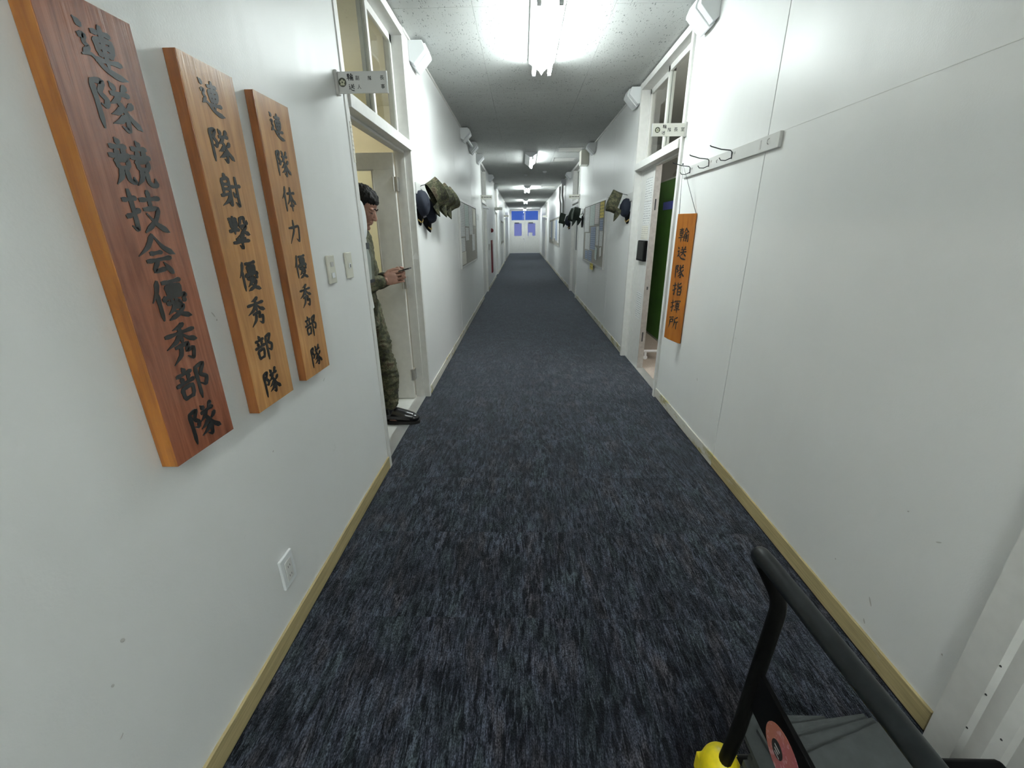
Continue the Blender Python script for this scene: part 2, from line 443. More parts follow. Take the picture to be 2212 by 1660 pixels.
# thin cornice strip between wall and ceiling
for nm, x0, x1, doors in (('trim_1', XL, XL+.012, DL), ('trim_2', XR-.012, XR, DR)):
    mb = MB()
    for a, b in segments(doors): mb.box(x0, x1, a, b, CEIL-.018, CEIL-.001)
    struct(nm, mb, 'trim_white', (x0, 0, 0))
# skirting boards
def skirt(name, xw, s, doors, splits):
    r = root(name, (xw, 0, 0), kind='structure')
    for a, b in segments(doors):
        cuts = [a]+[q for q in splits if a+.05 < q < b-.05]+[b]
        for c, d in zip(cuts[:-1], cuts[1:]):
            near = d < 2.5
            part('skirting_board', MB().box(xw-s*.009, xw+s*.002, c+.001, d-.001, .012, .088), 'baseboard_wood' if near else 'baseboard_paint', r, bevel=.0015)
            part('shadow_gap', MB().box(xw-s*.003, xw+s*.001, c, d, 0, .012), 'ink_matte', r)
skirt('baseboard_left', XL, -1, DL, [.62, 1.9, 5.9, 8]); skirt('baseboard_right', XR, 1, DR, [2.37, 6.19, 8])

# ------------------------------------------------------------------ doorways
def doorway(name, xw, s, y0, y1, pr=.006, sash=True, lintel=2.0):
    """s=-1 left wall, +1 right wall; outward = away from the corridor"""
    r = root(name, (xw, y0, 0), kind='structure'); B = lambda a, b, y_, Y_, z_, Z_: MB().box(xw+s*a, xw+s*b, y_, Y_, z_, Z_)
    J = .045
    part('door_jamb', B(-pr, .12, y0, y0+J, 0, CEIL-.002), 'trim_white', r, bevel=.002)
    part('door_jamb', B(-pr, .12, y1-J, y1, 0, CEIL-.002), 'trim_white', r, bevel=.002)
    part('lintel', B(-pr-.012, .12, y0+J, y1-J, lintel, lintel+.062), 'trim_white', r, bevel=.002)
    part('head', B(-pr-.004, .12, y0+J, y1-J, CEIL-.065, CEIL-.012), 'trim_white', r, bevel=.002)
    part('door_stop', B(.045, .075, y0+J, y0+J+.014, 0, lintel), 'trim_white', r)
    part('door_stop', B(.045, .075, y1-J-.014, y1-J, 0, lintel), 'trim_white', r)
    part('door_stop', B(.045, .075, y0+J, y1-J, lintel-.014, lintel), 'trim_white', r)
    part('threshold', B(.035, .12, y0+J, y1-J, -.01, .004), 'alu', r)
    part('threshold_carpet', B(-.002, .036, y0+J, y1-J, -.01, -.0005), 'carpet', r)
    if sash:
        za, zb = lintel+.062, CEIL-.065; ym = (y0+y1)/2
        for k, (a, b, d) in enumerate(((y0+J, ym+.02, .045), (ym-.02, y1-J, .072))):
            sr = part('sash', MB().box(xw+s*d, xw+s*(d+.022), a, b, za, za+.045).box(xw+s*d, xw+s*(d+.022), a, b, zb-.045, zb)
                 .box(xw+s*d, xw+s*(d+.022), a, a+.036, za, zb).box(xw+s*d, xw+s*(d+.022), b-.036, b, za, zb), 'trim_white', r)
            part('pane', MB().box(xw+s*(d+.010), xw+s*(d+.0104), a+.03, b-.03, za+.04, zb-.04), 'clear_glass', sr)
    return r
d1 = doorway('door_1', XL, -1, *DL[0])
d2 = doorway('door_2', XR, 1, *DR[1], pr=.018)
for i, (a, b) in enumerate(DL[1:]): 
    d = doorway('door_%d' % (3+i), XL, -1, a, b)
    lf = part('door_leaf', MB().box(XL-.085, XL-.05, a+.045, b-.045, .005, 1.985), 'trim_white', d)
    part('door_knob', MB().ball((XL-.03, a+.14, .95), .028), 'steel', lf, smooth=True)
    part('backing_panel', MB().box(XL-WT-.3, XL-WT-.28, a-.1, b+.1, 0, CEIL).box(XL-WT-.3, XL-WT, a-.1, a-.08, 0, CEIL).box(XL-WT-.3, XL-WT, b+.08, b+.1, 0, CEIL).box(XL-WT-.3, XL-WT+.02, a-.1, b+.1, CEIL, CEIL+.02), 'room_white', d)
for i, (a, b) in enumerate(DR[2:]):
    d = doorway('door_%d' % (6+i), XR, 1, a, b, pr=.018)
    lf = part('door_leaf', MB().box(XR+.05, XR+.085, a+.045, b-.045, .005, 1.985), 'trim_white', d)
    part('door_window', MB().box(XR+.046, XR+.05, (a+b)/2-.16, (a+b)/2+.16, 1.0, 1.75), 'dark_metal', lf)
    part('door_knob', MB().ball((XR+.03, a+.14, .95), .028), 'steel', lf, smooth=True)
    part('backing_panel', MB().box(XR+WT+.28, XR+WT+.3, a-.1, b+.1, 0, CEIL).box(XR+WT, XR+WT+.3, a-.1, a-.08, 0, CEIL).box(XR+WT, XR+WT+.3, b+.08, b+.1, 0, CEIL).box(XR+WT-.02, XR+WT+.3, a-.1, b+.1, CEIL, CEIL+.02), 'room_white', d)
# nearest doorway on the right, at the picture's right edge: stepped casing and a white leaf
d0 = root('door_8', (XR, DR[0][0], 0), kind='structure'); a, b = DR[0]
part('casing', MB().prism([(XR-.002, b), (XR-.022, b-.012), (XR-.022, b-.085), (XR-.012, b-.095), (XR-.012, b-.13), (XR+.006, b-.15), (XR+.13, b-.15), (XR+.13, b)], 0, CEIL-.002, 'z'), 'trim_white', d0)
part('casing', MB().box(XR-.02, XR+.13, a, a+.08, 0, CEIL-.002), 'trim_white', d0, bevel=.003)
part('head', MB().box(XR-.02, XR+.13, a+.08, b-.15, 2.02, CEIL-.002), 'trim_white', d0, bevel=.003)
part('door_leaf', MB().box(XR+.03, XR+.066, a+.08, b-.15, .004, 2.02), 'trim_white', d0)
for k, (yy, zz) in enumerate(((b-.088, .17), (b-.09, .30), (b-.089, .40), (b-.145, .22), (b-.147, .52))):
    part('nail_head', MB().lathe([(.002, 0), (.003, .0015), (.001, .002)], (XR-.0235 if k < 3 else XR-.0125, yy, zz), 8, 'x'), 'ink_matte', d0)

# ------------------------------------------------------------------ end of the corridor
e = struct('wall_end', MB().box(XL-.2, XL+.10, YEND, YEND+.12, 0, CEIL).box(XR-.10, XR+.2, YEND, YEND+.12, 0, CEIL)
           .box(XL+.10, XR-.10, YEND, YEND+.12, CEIL-.05, CEIL).box(XL+.10, XR-.10, YEND, YEND+.12, 2.02, 2.10), 'trim_white')
de = root('door_9', (.175, YEND, 0), kind='structure')
xm = (XL+XR)/2
for s in (-1, 1):
    x0, x1 = sorted((xm+s*.002, xm+s*.926)); w0, w1 = sorted((xm+s*.20, xm+s*.72))
    lf = part('door_leaf', MB().box(x0, x1, YEND+.02, YEND+.06, .005, 1.12).box(x0, x1, YEND+.02, YEND+.06, 1.92, 2.03)
              .box(x0, w0, YEND+.02, YEND+.06, 1.12, 1.92).box(w1, x1, YEND+.02, YEND+.06, 1.12, 1.92), 'trim_white', de)
    part('door_pane', MB().box(w0, w1, YEND+.035, YEND+.042, 1.12, 1.92), 'frosted_glass', lf)
    part('door_closer', MB().box(x0+.25, x0+.55, YEND-.02, YEND+.02, 1.93, 1.98), 'dark_metal', lf)
    t0, t1 = sorted((xm+s*.0, xm+s*.926))
    wn = root('window_%d' % (1 if s < 0 else 2), (xm, YEND, 2.1), kind='structure')
    part('window_frame', MB().box(t0, t1, YEND+.03, YEND+.07, 2.10, 2.13).box(t0, t1, YEND+.03, YEND+.07, 2.705, 2.735).box(t0, t0+.03, YEND+.03, YEND+.07, 2.10, 2.735).box(t1-.03, t1, YEND+.03, YEND+.07, 2.10, 2.735), 'trim_white', wn)
    part('pane', MB().box(t0+.02, t1-.02, YEND+.045, YEND+.05, 2.12, 2.72), 'blue_glass', wn)
part('door_knob', MB().ball((xm-.06, YEND+.0, .95), .035), 'steel', de, smooth=True)
thing('paper_notice', MB().box(xm+.26, xm+.52, YEND+.030, YEND+.034, 1.13, 1.34), 'print_white', (xm+.4, YEND+.03, 1.13), 'small white notice on the right pane of the far double door', 'notice')
gnd = struct('ground_outside', MB().box(-30, 30, YEND+.15, 70, -.3, -.2), 'trim_grey')

# ------------------------------------------------------------------ side rooms
def room(tag_, x0, x1, y0, y1, wall_m, floor_m, inner, s):
    t = .08
    struct('floor_'+tag_, MB().box(min(inner, x0, x1) if s < 0 else inner, max(x0, x1) if s > 0 else inner, y0, y1, -.06, .001), floor_m)
    struct('ceiling_'+tag_, MB().box(min(x0, x1)-(.12 if s > 0 else 0), max(x0, x1)+(.12 if s < 0 else 0), y0-.08, y1+.08, CEIL+.0005, CEIL+.08), 'cream_paint' if s < 0 else 'room_white')
    far = x0 if s < 0 else x1
    struct('wall_%s_far' % tag_, MB().box(far, far-s*t*-1, y0, y1, 0, CEIL), wall_m)
    struct('wall_%s_near' % tag_, MB().box(x0, x1, y0-t, y0, 0, CEIL), wall_m)
    struct('wall_%s_deep' % tag_, MB().box(x0, x1, y1, y1+t, 0, CEIL), wall_m)
    # inside skin of the partition towards the corridor is the corridor wall itself
room('office', -4.2, XL-WT, 1.2, 5.6, 'cream_paint', 'room_tile', XL-.12, -1)
room('command', XR+WT, 4.6, 2.4, 8.2, 'room_white', 'room_carpet', XR+.12, 1)
# ------------------------------------------------------------------ lights
def fixture(y0, y1, x0=.055, x1=.275, z=CEIL, tubes=2, label='', glow='tube_glow'):
    r = root('fluorescent_light', ((x0+x1)/2, (y0+y1)/2, z), label, 'ceiling light', 'fluorescent lights along the corridor ceiling')
    xm_ = (x0+x1)/2
    part('housing', MB().prism([(x0, z-.0005), (x1, z-.0005), (x1, z-.025), (xm_+.02, z-.085), (xm_-.02, z-.085), (x0, z-.025)], y0, y1), 'white_plastic', r)
    xt = (xm_-.065, xm_+.065) if tubes == 2 else (xm_+.03,)
    for x in xt:
        part('tube', MB().tube([(x, y0+.03, z-.105), (x, y1-.03, z-.105)], .0155, 8, False), glow, r, smooth=True)
        for yy in (y0+.004, y1-.03):
            part('lamp_holder', MB().box(x-.014, x+.014, yy, yy+.026, z-.124, z-.04), 'white_plastic', r, bevel=.003)
    part('ridge_cover', MB().prism([(xm_-.02, z-.085), (xm_+.02, z-.085), (xm_, z-.115)], y1-.05, y1), 'white_plastic', r)
    return r
fixture(3.06, 4.30, label='nearest twin-tube fluorescent light on the corridor ceiling', glow='tube_glow_near')
fixture(8.72, 9.96, tubes=1, label='single-tube fluorescent light on the ceiling beside two access hatches')
fixture(14.8, 16.0, label='third fluorescent light along the ceiling, past the hatches')
fixture(20.9, 22.1, label='fourth fluorescent light along the ceiling')
fixture(28.3, 29.5, label='farthest fluorescent light, close to the end windows')
fixture(-2.3, -1.06, label='added fluorescent fill light on the ceiling behind the photographer', glow='fill_tube_glow')  # unseen fixture added to continue the row, brightened as fill light
def room_light(x, y, m, label, z=2.42):
    r = root('room_light', (x, y, CEIL), label, 'ceiling light')
    part('housing', MB().box(x-.05, x+.05, y-.62, y+.62, z, z+.05), 'white_plastic', r, bevel=.004)
    for k in (-.5, .5): part('rod', MB().tube([(x, y+k, z+.05), (x, y+k, CEIL)], .008, 8), 'white_plastic', r)
    for k in (-.05, .05): part('tube', MB().tube([(x+k, y-.6, z-.03), (x+k, y+.6, z-.03)], .016, 8, False), m, r, smooth=True)
room_light(-2.5, 4.3, 'room_tube_glow', 'warm pendant tube light in the cream room on the left')
room_light(2.6, 3.6, 'room_tube_white', 'pendant tube light in the room with the green board')

SCUFF_L = [(.641, .61, .004, .006), (.593, .541, .003, .004), (.57, .421, .006, .002), (1.14, 1.212, .002, .010), (1.148, 1.196, .003, .003), (1.693, .83, .010, .002), (1.26, .722, .004, .002)]
SCUFF_R = [(1.325, .227, .003, .003), (1.145, .206, .003, .016), (1.142, .12, .003, .009), (.902, .269, .003, .003), (1.019, .565, .009, .002), (2.769, .452, .003, .012), (1.13, .589, .004, .002)]
wr = bpy.data.objects['wall_right']
part('filler_line', MB().box(XR-.0012, XR, .95, 2.24, 1.8435, 1.8455), 'trim_white', wr)

for xw, s, nm, pts in ((XL, 1, 'wall_left', SCUFF_L), (XR, -1, 'wall_right', SCUFF_R)):
    for yy, zz, ry, rz in pts: part('scuff_mark', MB().ball((xw+s*.0004, yy, zz), (.0008, ry, rz), Matrix.Rotation(.6*s, 3, 'X'), 10, 6), 'trim_grey', bpy.data.objects[nm])
# ================================================================== BRUSH CHARACTERS
GL = {
'連': "d12,8 17,12 22,19;h13,36 24,33 20,46 27,52 16,66;n12,68 30,63 50,80 72,88 96,90;h42,19 60,16 80,15;v45,30 47,56;k45,31 78,27 74,56;h47,42 75,40;h46,56 74,53;h36,69 62,66 90,63;v61,4 60,40 60,80",
'隊': "k12,12 34,9 24,30 35,42 30,55 22,52;v12,12 13,50 13,97;d50,4 58,16;p84,3 70,20;h47,25 66,22 88,20;p66,22 56,36 40,46;k57,36 71,58 67,92 55,87;p63,50 52,60 38,66;p67,64 54,76 36,84;p90,36 80,46 70,52;n69,50 82,70 99,85",
'競': "d26,3 32,12;h10,21 28,19 46,17;d20,24 24,33;p40,22 32,34;h4,39 28,37 50,34;v16,46 18,62;k16,46 42,44 39,62;h18,62 40,60;p24,62 18,80 5,95;k34,62 35,84 46,88 47,79;d73,1 79,10;h58,18 76,16 94,14;d67,21 71,30;p88,19 79,31;h52,36 76,34 99,31;v63,43 65,60;k63,43 90,41 87,59;h65,59 88,57;p71,60 66,78 52,93;k81,60 81,84 90,91 99,88 99,76",
'技': "h4,27 20,25 36,21;k22,5 23,50 21,89 11,82;h4,62 20,56 38,46;h44,25 68,22 95,18;v68,4 67,42;k48,45 84,42 70,70 38,95;n53,55 70,76 99,95",
'会': "p50,3 32,30 5,49;n51,5 70,32 97,49;h33,46 64,43;h20,63 50,60 84,57;k48,61 33,86 72,80;d62,68 80,94",
'優': "p28,4 20,30 5,51;v20,32 20,60 20,97;h40,10 66,8 93,5;p67,10 61,19;v48,20 50,43;k48,20 85,18 82,43;h50,28 82,27;h50,36 82,34;d38,42 35,54;k40,46 95,42 88,54;d46,54 43,64;k54,52 58,64 76,64 77,55;d64,50 69,57;d86,51 93,60;p60,64 52,76 38,85;k56,72 83,70 66,88 36,99;n51,76 74,90 99,99",
'秀': "p67,3 52,10 34,14;h9,27 52,24 94,21;v52,11 52,51;p50,28 34,45 6,57;n54,27 72,42 96,50;k28,59 66,55 58,72 79,70 72,95 58,88;p45,58 38,80 14,99",
'部': "d28,3 33,14;h8,21 30,19 53,16;d18,25 22,38;p43,22 36,38;h2,45 30,42 57,38;v14,56 16,84;k14,56 46,53 43,84;h16,83 44,80;k65,14 93,9 78,35 95,48 87,67 74,60;v66,14 66,60 66,99",
'射': "p34,1 25,15;v16,18 17,64;k16,18 47,14 45,91 33,84;h18,32 44,30;h18,46 44,44;h3,66 26,62 50,57;p46,60 30,80 3,95;h54,37 76,34 99,31;k80,6 79,60 79,93 65,84;d61,53 69,67",
'撃': "h8,10 46,8;v14,16 16,36;k14,16 42,14 40,36;h16,26 40,25;h16,36 40,35;h3,47 26,44 51,41;v28,1 28,55;p62,4 60,18 51,29;k62,6 83,3 82,18 95,20 95,12;k55,32 87,29 72,45 51,57;n60,38 78,50 99,57;p69,56 36,65;h27,73 74,68;h11,83 50,80 91,76;k52,60 53,85 52,99 39,92",
'体': "p30,4 22,28 3,49;v22,31 22,60 22,97;h40,29 66,26 96,23;v66,4 66,50 66,95;p64,30 54,52 37,69;n68,29 80,54 99,67;h53,75 80,72",
'力': "k10,36 48,32 85,27 83,60 76,88 59,79;p47,4 45,46 8,96",
'輸': "h6,14 44,11;v12,24 14,54;k12,24 40,22 38,54;h14,38 38,37;h14,54 38,53;h2,69 24,66 49,63;v26,3 26,97;p72,3 62,22 47,35;n72,5 84,22 99,33;h60,36 84,34;v56,46 53,93;k56,46 74,45 73,91 67,88;h57,58 73,57;h57,70 73,69;v83,48 83,78;k95,43 95,93 86,88",
'送': "d12,6 22,18;h10,36 24,33 20,48 28,54 14,66;n9,71 30,66 52,84 96,92;d48,4 54,16;p84,3 74,18;h44,25 90,20;h37,43 64,40 95,37;p67,24 60,50 35,71;n66,43 78,58 94,69",
'指': "h4,27 20,25 38,21;k22,5 23,50 21,91 11,84;h4,62 20,56 40,46;p86,6 70,16 54,24;k54,5 54,34 90,34 93,22;v54,48 56,95;k54,48 89,46 86,95;h56,70 86,68;h56,93 86,90",
'揮': "h3,27 18,25 36,21;k20,5 21,50 19,91 10,84;h3,62 18,56 38,46;d46,9 43,22;k46,14 97,10 90,22;h52,28 90,26;v54,38 56,66;k54,38 87,36 84,66;h56,51 84,50;h56,65 84,64;h41,79 70,76 99,73;v70,20 70,60 70,99",
'所': "h5,11 26,9 47,6;k14,26 43,23 40,44;h14,45 41,42;p14,24 12,64 1,94;p91,6 76,14 60,18;p62,18 60,56 45,94;h62,45 99,40;v82,42 82,70 82,99",
}
PROF = {'h': [(0, .7), (.12, 1.05), (.35, .72), (.7, .78), (.9, 1.15), (1, .5)], 'v': [(0, .55), (.1, 1.2), (.4, .92), (.85, .95), (1, .3)],
        'p': [(0, .55), (.14, 1.2), (.5, 1.0), (1, .15)], 'n': [(0, .35), (.3, .7), (.7, 1.3), (.86, 1.25), (1, .12)],
        'd': [(0, .25), (.45, 1.2), (.85, 1.25), (1, .5)], 'k': [(0, .65), (.12, 1.05), (.5, .95), (.85, 1.05), (1, .25)]}
def catmull(P, n):
    out = []; Q = [P[0]*2-P[1]]+P+[P[-1]*2-P[-2]]
    for i in range(1, len(Q)-2):
        a, b, c, d = Q[i-1], Q[i], Q[i+1], Q[i+2]
        for k in range(n):
            t = k/n
            lin = b.lerp(c, t)
            cr = .5*((2*b)+(c-a)*t+(2*a-5*b+4*c-d)*t*t+(3*b-a-3*c+d)*t*t*t)
            out.append(lin.lerp(cr, .55))
    out.append(P[-1]); return out
def glyph(ch, place, width, hgt):
    """place(u, v, h): u,v in 0..100 (v down), h height above the face"""
    mb = MB(); rr = random.Random(ord(ch))
    for si, st in enumerate(GL[ch].split(';')):
        kind = st[0]; P = [Vector((*map(float, q.split(',')), 0)) for q in st[1:].split()]
        C = catmull(P, 6 if len(P) > 2 else 7)
        L = [0]
        for a, b in zip(C[:-1], C[1:]): L.append(L[-1]+(b-a).length)
        T = L[-1]; pr = PROF[kind]; vs = []; n = len(C); top = hgt+si*.00002
        for i, c in enumerate(C):
            t = L[i]/T
            for (t0, w0), (t1, w1) in zip(pr[:-1], pr[1:]):
                if t0 <= t <= t1+1e-6: wd = w0+(w1-w0)*(t-t0)/(t1-t0); break
            wd *= width*.5*(1+.10*(rr.random()-.5))
            d = (C[min(i+1, n-1)]-C[max(i-1, 0)]).normalized(); q = Vector((-d.y, d.x, 0))
            if i == 0: c = c-d*width*.16
            if i == n-1: c = c+d*width*.16
            a, b = c+q*wd, c-q*wd
            vs += [place(a.x, a.y, top), place(b.x, b.y, top), place(a.x, a.y, -.0004), place(b.x, b.y, -.0004)]
        fs = []
        for i in range(n-1):
            o = i*4; fs += [(o, o+1, o+5, o+4), (o, o+4, o+6, o+2), (o+1, o+3, o+7, o+5)]
        fs += [(0, 2, 3, 1), (4*n-4, 4*n-3, 4*n-1, 4*n-2)]
        mb.add(vs, fs)
    return mb
def font_mesh(txt, size, place, ext=.0006):
    c = bpy.data.curves.new('txt', 'FONT'); c.body = txt; c.size = size; c.align_x = 'CENTER'; c.align_y = 'CENTER'; c.extrude = ext/2; c.offset = size*.006
    o = bpy.data.objects.new('tmp_txt', c); COL.objects.link(o); dg = bpy.context.evaluated_depsgraph_get(); dg.update()
    me = bpy.data.meshes.new_from_object(o.evaluated_get(dg)); bpy.data.objects.remove(o); bpy.data.curves.remove(c)
    mb = MB(); mb.add([place(v.co.x, v.co.y, v.co.z) for v in me.vertices], [tuple(p.vertices) for p in me.polygons]); bpy.data.meshes.remove(me)
    return mb
# ================================================================== AWARD BOARDS ON THE LEFT WALL
def board(text, y0, y1, z0, z1, th, face_m, side_m, label, chars, wch):
    r = root('wooden_signboard', (XL, (y0+y1)/2, z0), label, 'signboard', 'wooden award boards on the left wall')
    xf = XL+th
    body = part('plank', MB().box(XL+.001, xf-.0006, y0, y1, z0, z1), side_m, r, bevel=.0015)
    part('plank_face', MB().box(xf-.0012, xf, y0+.001, y1-.001, z0+.001, z1-.001), face_m, r)
    for ch, (uc, zt, zb, wd) in zip(text, chars):
        hh = zt-zb
        part('brush_character', glyph(ch, lambda u, v, h: (xf+h, uc+(u-50)/100*wd, zt-v/100*hh), wch, .0012), 'ink', r)
def rows(yc, zc, hh, wd): return [(yc, z+hh/2, z-hh/2, wd) for z in zc]
board('連隊競技会優秀部隊', .852, 1.056, .905, 1.831, .04, 'wood_red', 'wood_red_side', 'dark reddish-brown varnished board with nine brush characters, nearest the camera',
      rows(.962, (1.7535, 1.661, 1.559, 1.467, 1.3775, 1.2805, 1.178, 1.0775, .972), .092, .104), 11)
board('連隊射撃優秀部隊', 1.188, 1.396, .894, 1.836, .033, 'wood_tan', 'wood_tan_side', 'tan wooden award board with eight brush characters, middle of the three',
      rows(1.281, (1.7555, 1.6455, 1.5335, 1.4245, 1.302, 1.1965, 1.0815, .967), .086, .094), 11.5)
board('連隊体力優秀部隊', 1.500, 1.703, .892, 1.836, .03, 'wood_tan', 'wood_tan_side', 'narrow tan award board hung closest to the light switches',
      rows(1.602, (1.756, 1.6455, 1.5335, 1.426, 1.3055, 1.199, 1.082, .962), .084, .090), 11)

# ================================================================== SWITCHES, OUTLET
def switch(y0, z0, z1, label, kind):
    r = root('light_switch', (XL, y0+.035, z0), label, 'switch', 'switch plates on the left wall')
    part('plate', MB().box(XL, XL+.011, y0, y0+.070, z0, z1), 'ivory_plastic', r, bevel=.003)
    if kind:
        part('button', MB().box(XL+.011, XL+.014, y0+.022, y0+.048, z0+.072, z0+.092), 'trim_grey', r, bevel=.001)
        part('button', MB().box(XL+.011, XL+.015, y0+.022, y0+.048, z0+.024, z0+.046), 'white_plastic', r, bevel=.001)
    else:
        part('button', MB().box(XL+.011, XL+.014, y0+.024, y0+.046, z0+.048, z0+.070), 'white_plastic', r, bevel=.001)
        part('indicator', MB().box(XL+.011, XL+.0145, y0+.030, y0+.040, z0+.050, z0+.066), 'dark_metal', r)
switch(1.878, 1.209, 1.329, 'ivory switch plate with two buttons, nearer the award boards', 1)
switch(2.080, 1.212, 1.333, 'ivory switch plate with one button, nearer the open door', 0)
r = root('power_outlet', (XL, 1.185, .222), 'white power outlet low on the left wall above the skirting', 'outlet')
part('plate', MB().box(XL, XL+.010, 1.147, 1.224, .222, .346), 'white_plastic', r, bevel=.003)
part('socket_panel', MB().box(XL+.010, XL+.013, 1.166, 1.205, .243, .325), 'trim_white', r, bevel=.002)
for zz in (.300, .262):
    for dy in (-.006, .006): part('slot', MB().box(XL+.0125, XL+.0135, 1.1855+dy-.001, 1.1855+dy+.001, zz-.004, zz+.004), 'ink_matte', r)

# ================================================================== PROJECTING DOOR SIGNS
def crest(r, cx, y, cz, rad):
    part('crest', MB().lathe([(rad, 0), (rad, -.0012), (rad*.9, -.0016)], (cx, y, cz), 24, 'y'), 'crest_dark', r)
    mb = MB()
    for k in range(5):
        a = math.pi/2+k*2*math.pi/5
        mb.ball((cx+math.cos(a)*rad*.42, y-.0016, cz+math.sin(a)*rad*.42), (rad*.26, .0008, rad*.26), None, 8, 6)
    mb.box(cx-rad*.55, cx+rad*.55, y-.0024, y-.0012, cz-rad*.66, cz-rad*.48)
    part('crest_emblem', mb, 'crest_light', r)
def door_sign(xwall, s, y, z0, z1, length, label, mat, texts, bracket_at_wall=True):
    """s=+1 sticks out of the left wall (towards +X)"""
    r = root('door_sign', (xwall, y, z0), label, 'sign', 'projecting signs beside the doors')
    xa, xb = sorted((xwall+s*.004, xwall+s*length))
    part('sign_plate', MB().box(xa, xb, y-.004, y+.004, z0, z1), mat, r, bevel=.001)
    part('bracket', MB().box(xwall, xwall+s*.014, y-.016, y+.016, z0-.006, z1+.006), 'trim_grey', r, bevel=.003)
    part('end_cap', MB().box(xb-.003 if s > 0 else xa, xb if s > 0 else xa+.003, y-.006, y+.006, z0, z1), 'white_plastic', r)
    for t, u, v, size in texts:
        cx, cz = xa+(xb-xa)*u, z0+(z1-z0)*v
        if t in GL: part('character', glyph(t, lambda u_, v_, h: (cx+(u_-50)/100*size*.92, y-.0040-h, cz+(50-v_)/100*size*.92), 9.5, .0006), 'ink_matte', r)
        else: part('character', font_mesh(t, size, lambda a, b, h: (cx+a, y-.0042-h, cz+b)), 'ink_matte', r)
    return r, xa, xb
r, xa, xb = door_sign(XL, 1, 2.265, 2.023, 2.108, .238, 'grey sign plate reading 輸送 副隊長 人事 above the left doorway', 'signboard',
    [('輸', .275, .74, .032), ('送', .29, .26, .032), ('副', .42, .68, .019), ('隊', .66, .68, .019), ('長', .90, .68, .019), ('人', .44, .28, .019), ('事', .905, .28, .019)])
crest(r, xa+(xb-xa)*.12, 2.2608, 2.066, .018)
r, xa, xb = door_sign(XR, -1, 3.565, 2.066, 2.150, .250, 'ivory sign plate reading 輸送 隊長室 above the right doorway', 'signboard_ivory',
    [('輸', .36, .74, .030), ('送', .34, .26, .030), ('隊', .51, .5, .029), ('長', .70, .5, .029), ('室', .90, .5, .029)])
crest(r, xa+(xb-xa)*.16, 3.5608, 2.108, .019)
for s, xw, yy, lb in ((1, XL, 9.46, 'small ivory sign sticking out over the second left door'), (-1, XR, 9.58, 'small sign sticking out over the second right door')):
    r, xa, xb = door_sign(xw, s, yy, 2.045, 2.125, .235, lb, 'signboard_ivory', [])
    crest(r, xa+(xb-xa)*.12, yy-.0042, 2.085, .016)
    mb = MB()
    for k in range(5):
        x = xa+(xb-xa)*(.3+.14*k); mb.box(x-.010, x+.010, yy-.0055, yy-.004, 2.077, 2.095)
    part('lettering_marks', mb, 'ink_matte', r)
for s, xw, yy, lb in ((1, XL, 14.15, 'tiny ivory sign over the third left door'), (1, XL, 20.8, 'tiny ivory sign over the farthest left door'), (-1, XR, 21.7, 'tiny ivory sign over the farthest right door')):
    door_sign(xw, s, yy, 2.045, 2.125, .235, lb, 'signboard_ivory', [])

# ================================================================== CORNER COVERS AT THE CEILING
def cover(xw, s, y0, label, ln=.17, k=1.0):
    r = root('conduit_cover', (xw, y0, CEIL-.01), label, 'conduit cover', 'white angled covers in the ceiling corners')
    z = CEIL-.0195; P = lambda g: [(xw, z), (xw+s*(.105*k+g), z), (xw+s*(.122*k+g), z-.045*k), (xw+s*(.122*k+g), z-.062*k), (xw+s*(.035*k), z-.150*k-g), (xw, z-.128*k-g)]
    part('cover_body', MB().prism(P(0), y0, y0+ln), 'white_plastic', r, bevel=.003)
    part('cover_cap', MB().prism([(xw, z)]+P(.012)[1:], y0+ln*.35, y0+ln+.05), 'white_plastic', r, bevel=.004)
for i, (yy, lb) in enumerate(((3.80, 'large white angled cover by the top of the left door frame'), (6.62, 'white angled cover above the left notice board, first of a close pair'), (7.59, 'white angled cover above the left notice board, second of a close pair'), (8.72, 'white angled cover on the left, just before the second left door'), (11.7, 'small white cover past the second left door'), (14.0, 'small white cover before the third left door'))): cover(XL, 1, yy, lb)
for i, (yy, lb) in enumerate(((3.20, 'white angled cover at the top edge of the picture, above the right door'), (4.99, 'white angled cover at the far top corner of the right door frame'), (7.80, 'white angled cover above the right notice board'), (11.4, 'small white cover past the second right door'), (12.9, 'small white cover where two conduits run down'))): cover(XR, -1, yy, lb)
thing('conduit_pipe', MB().tube([(XL+.05, 6.85, CEIL-.10), (XL+.05, 7.62, CEIL-.085)], .022, 10), 'white_plastic', (XL+.05, 6.85, CEIL-.1), 'short white conduit joining two ceiling covers on the left', 'pipe', smooth=True)
thing('junction_box', MB().box(XR-.14, XR-.001, 8.55, 8.82, CEIL-.24, CEIL-.001), 'ivory_plastic', (XR-.07, 8.7, CEIL-.24), 'beige box under the ceiling before the second right door', 'box', bevel=.005)
for yy, lb in ((13.0, 'grey conduit running down the right wall, nearer one'), (13.9, 'grey conduit running down the right wall to the far notice board')):
    thing('conduit_pipe', MB().tube([(XR-.07, yy, CEIL-.12), (XR-.07, yy, 2.35), (XR-.03, yy+.1, 2.2), (XR-.03, yy+.1, 1.75)], .025, 10), 'trim_grey', (XR-.03, yy, 1.75), lb, 'pipe', 'conduits on the right wall', smooth=True)
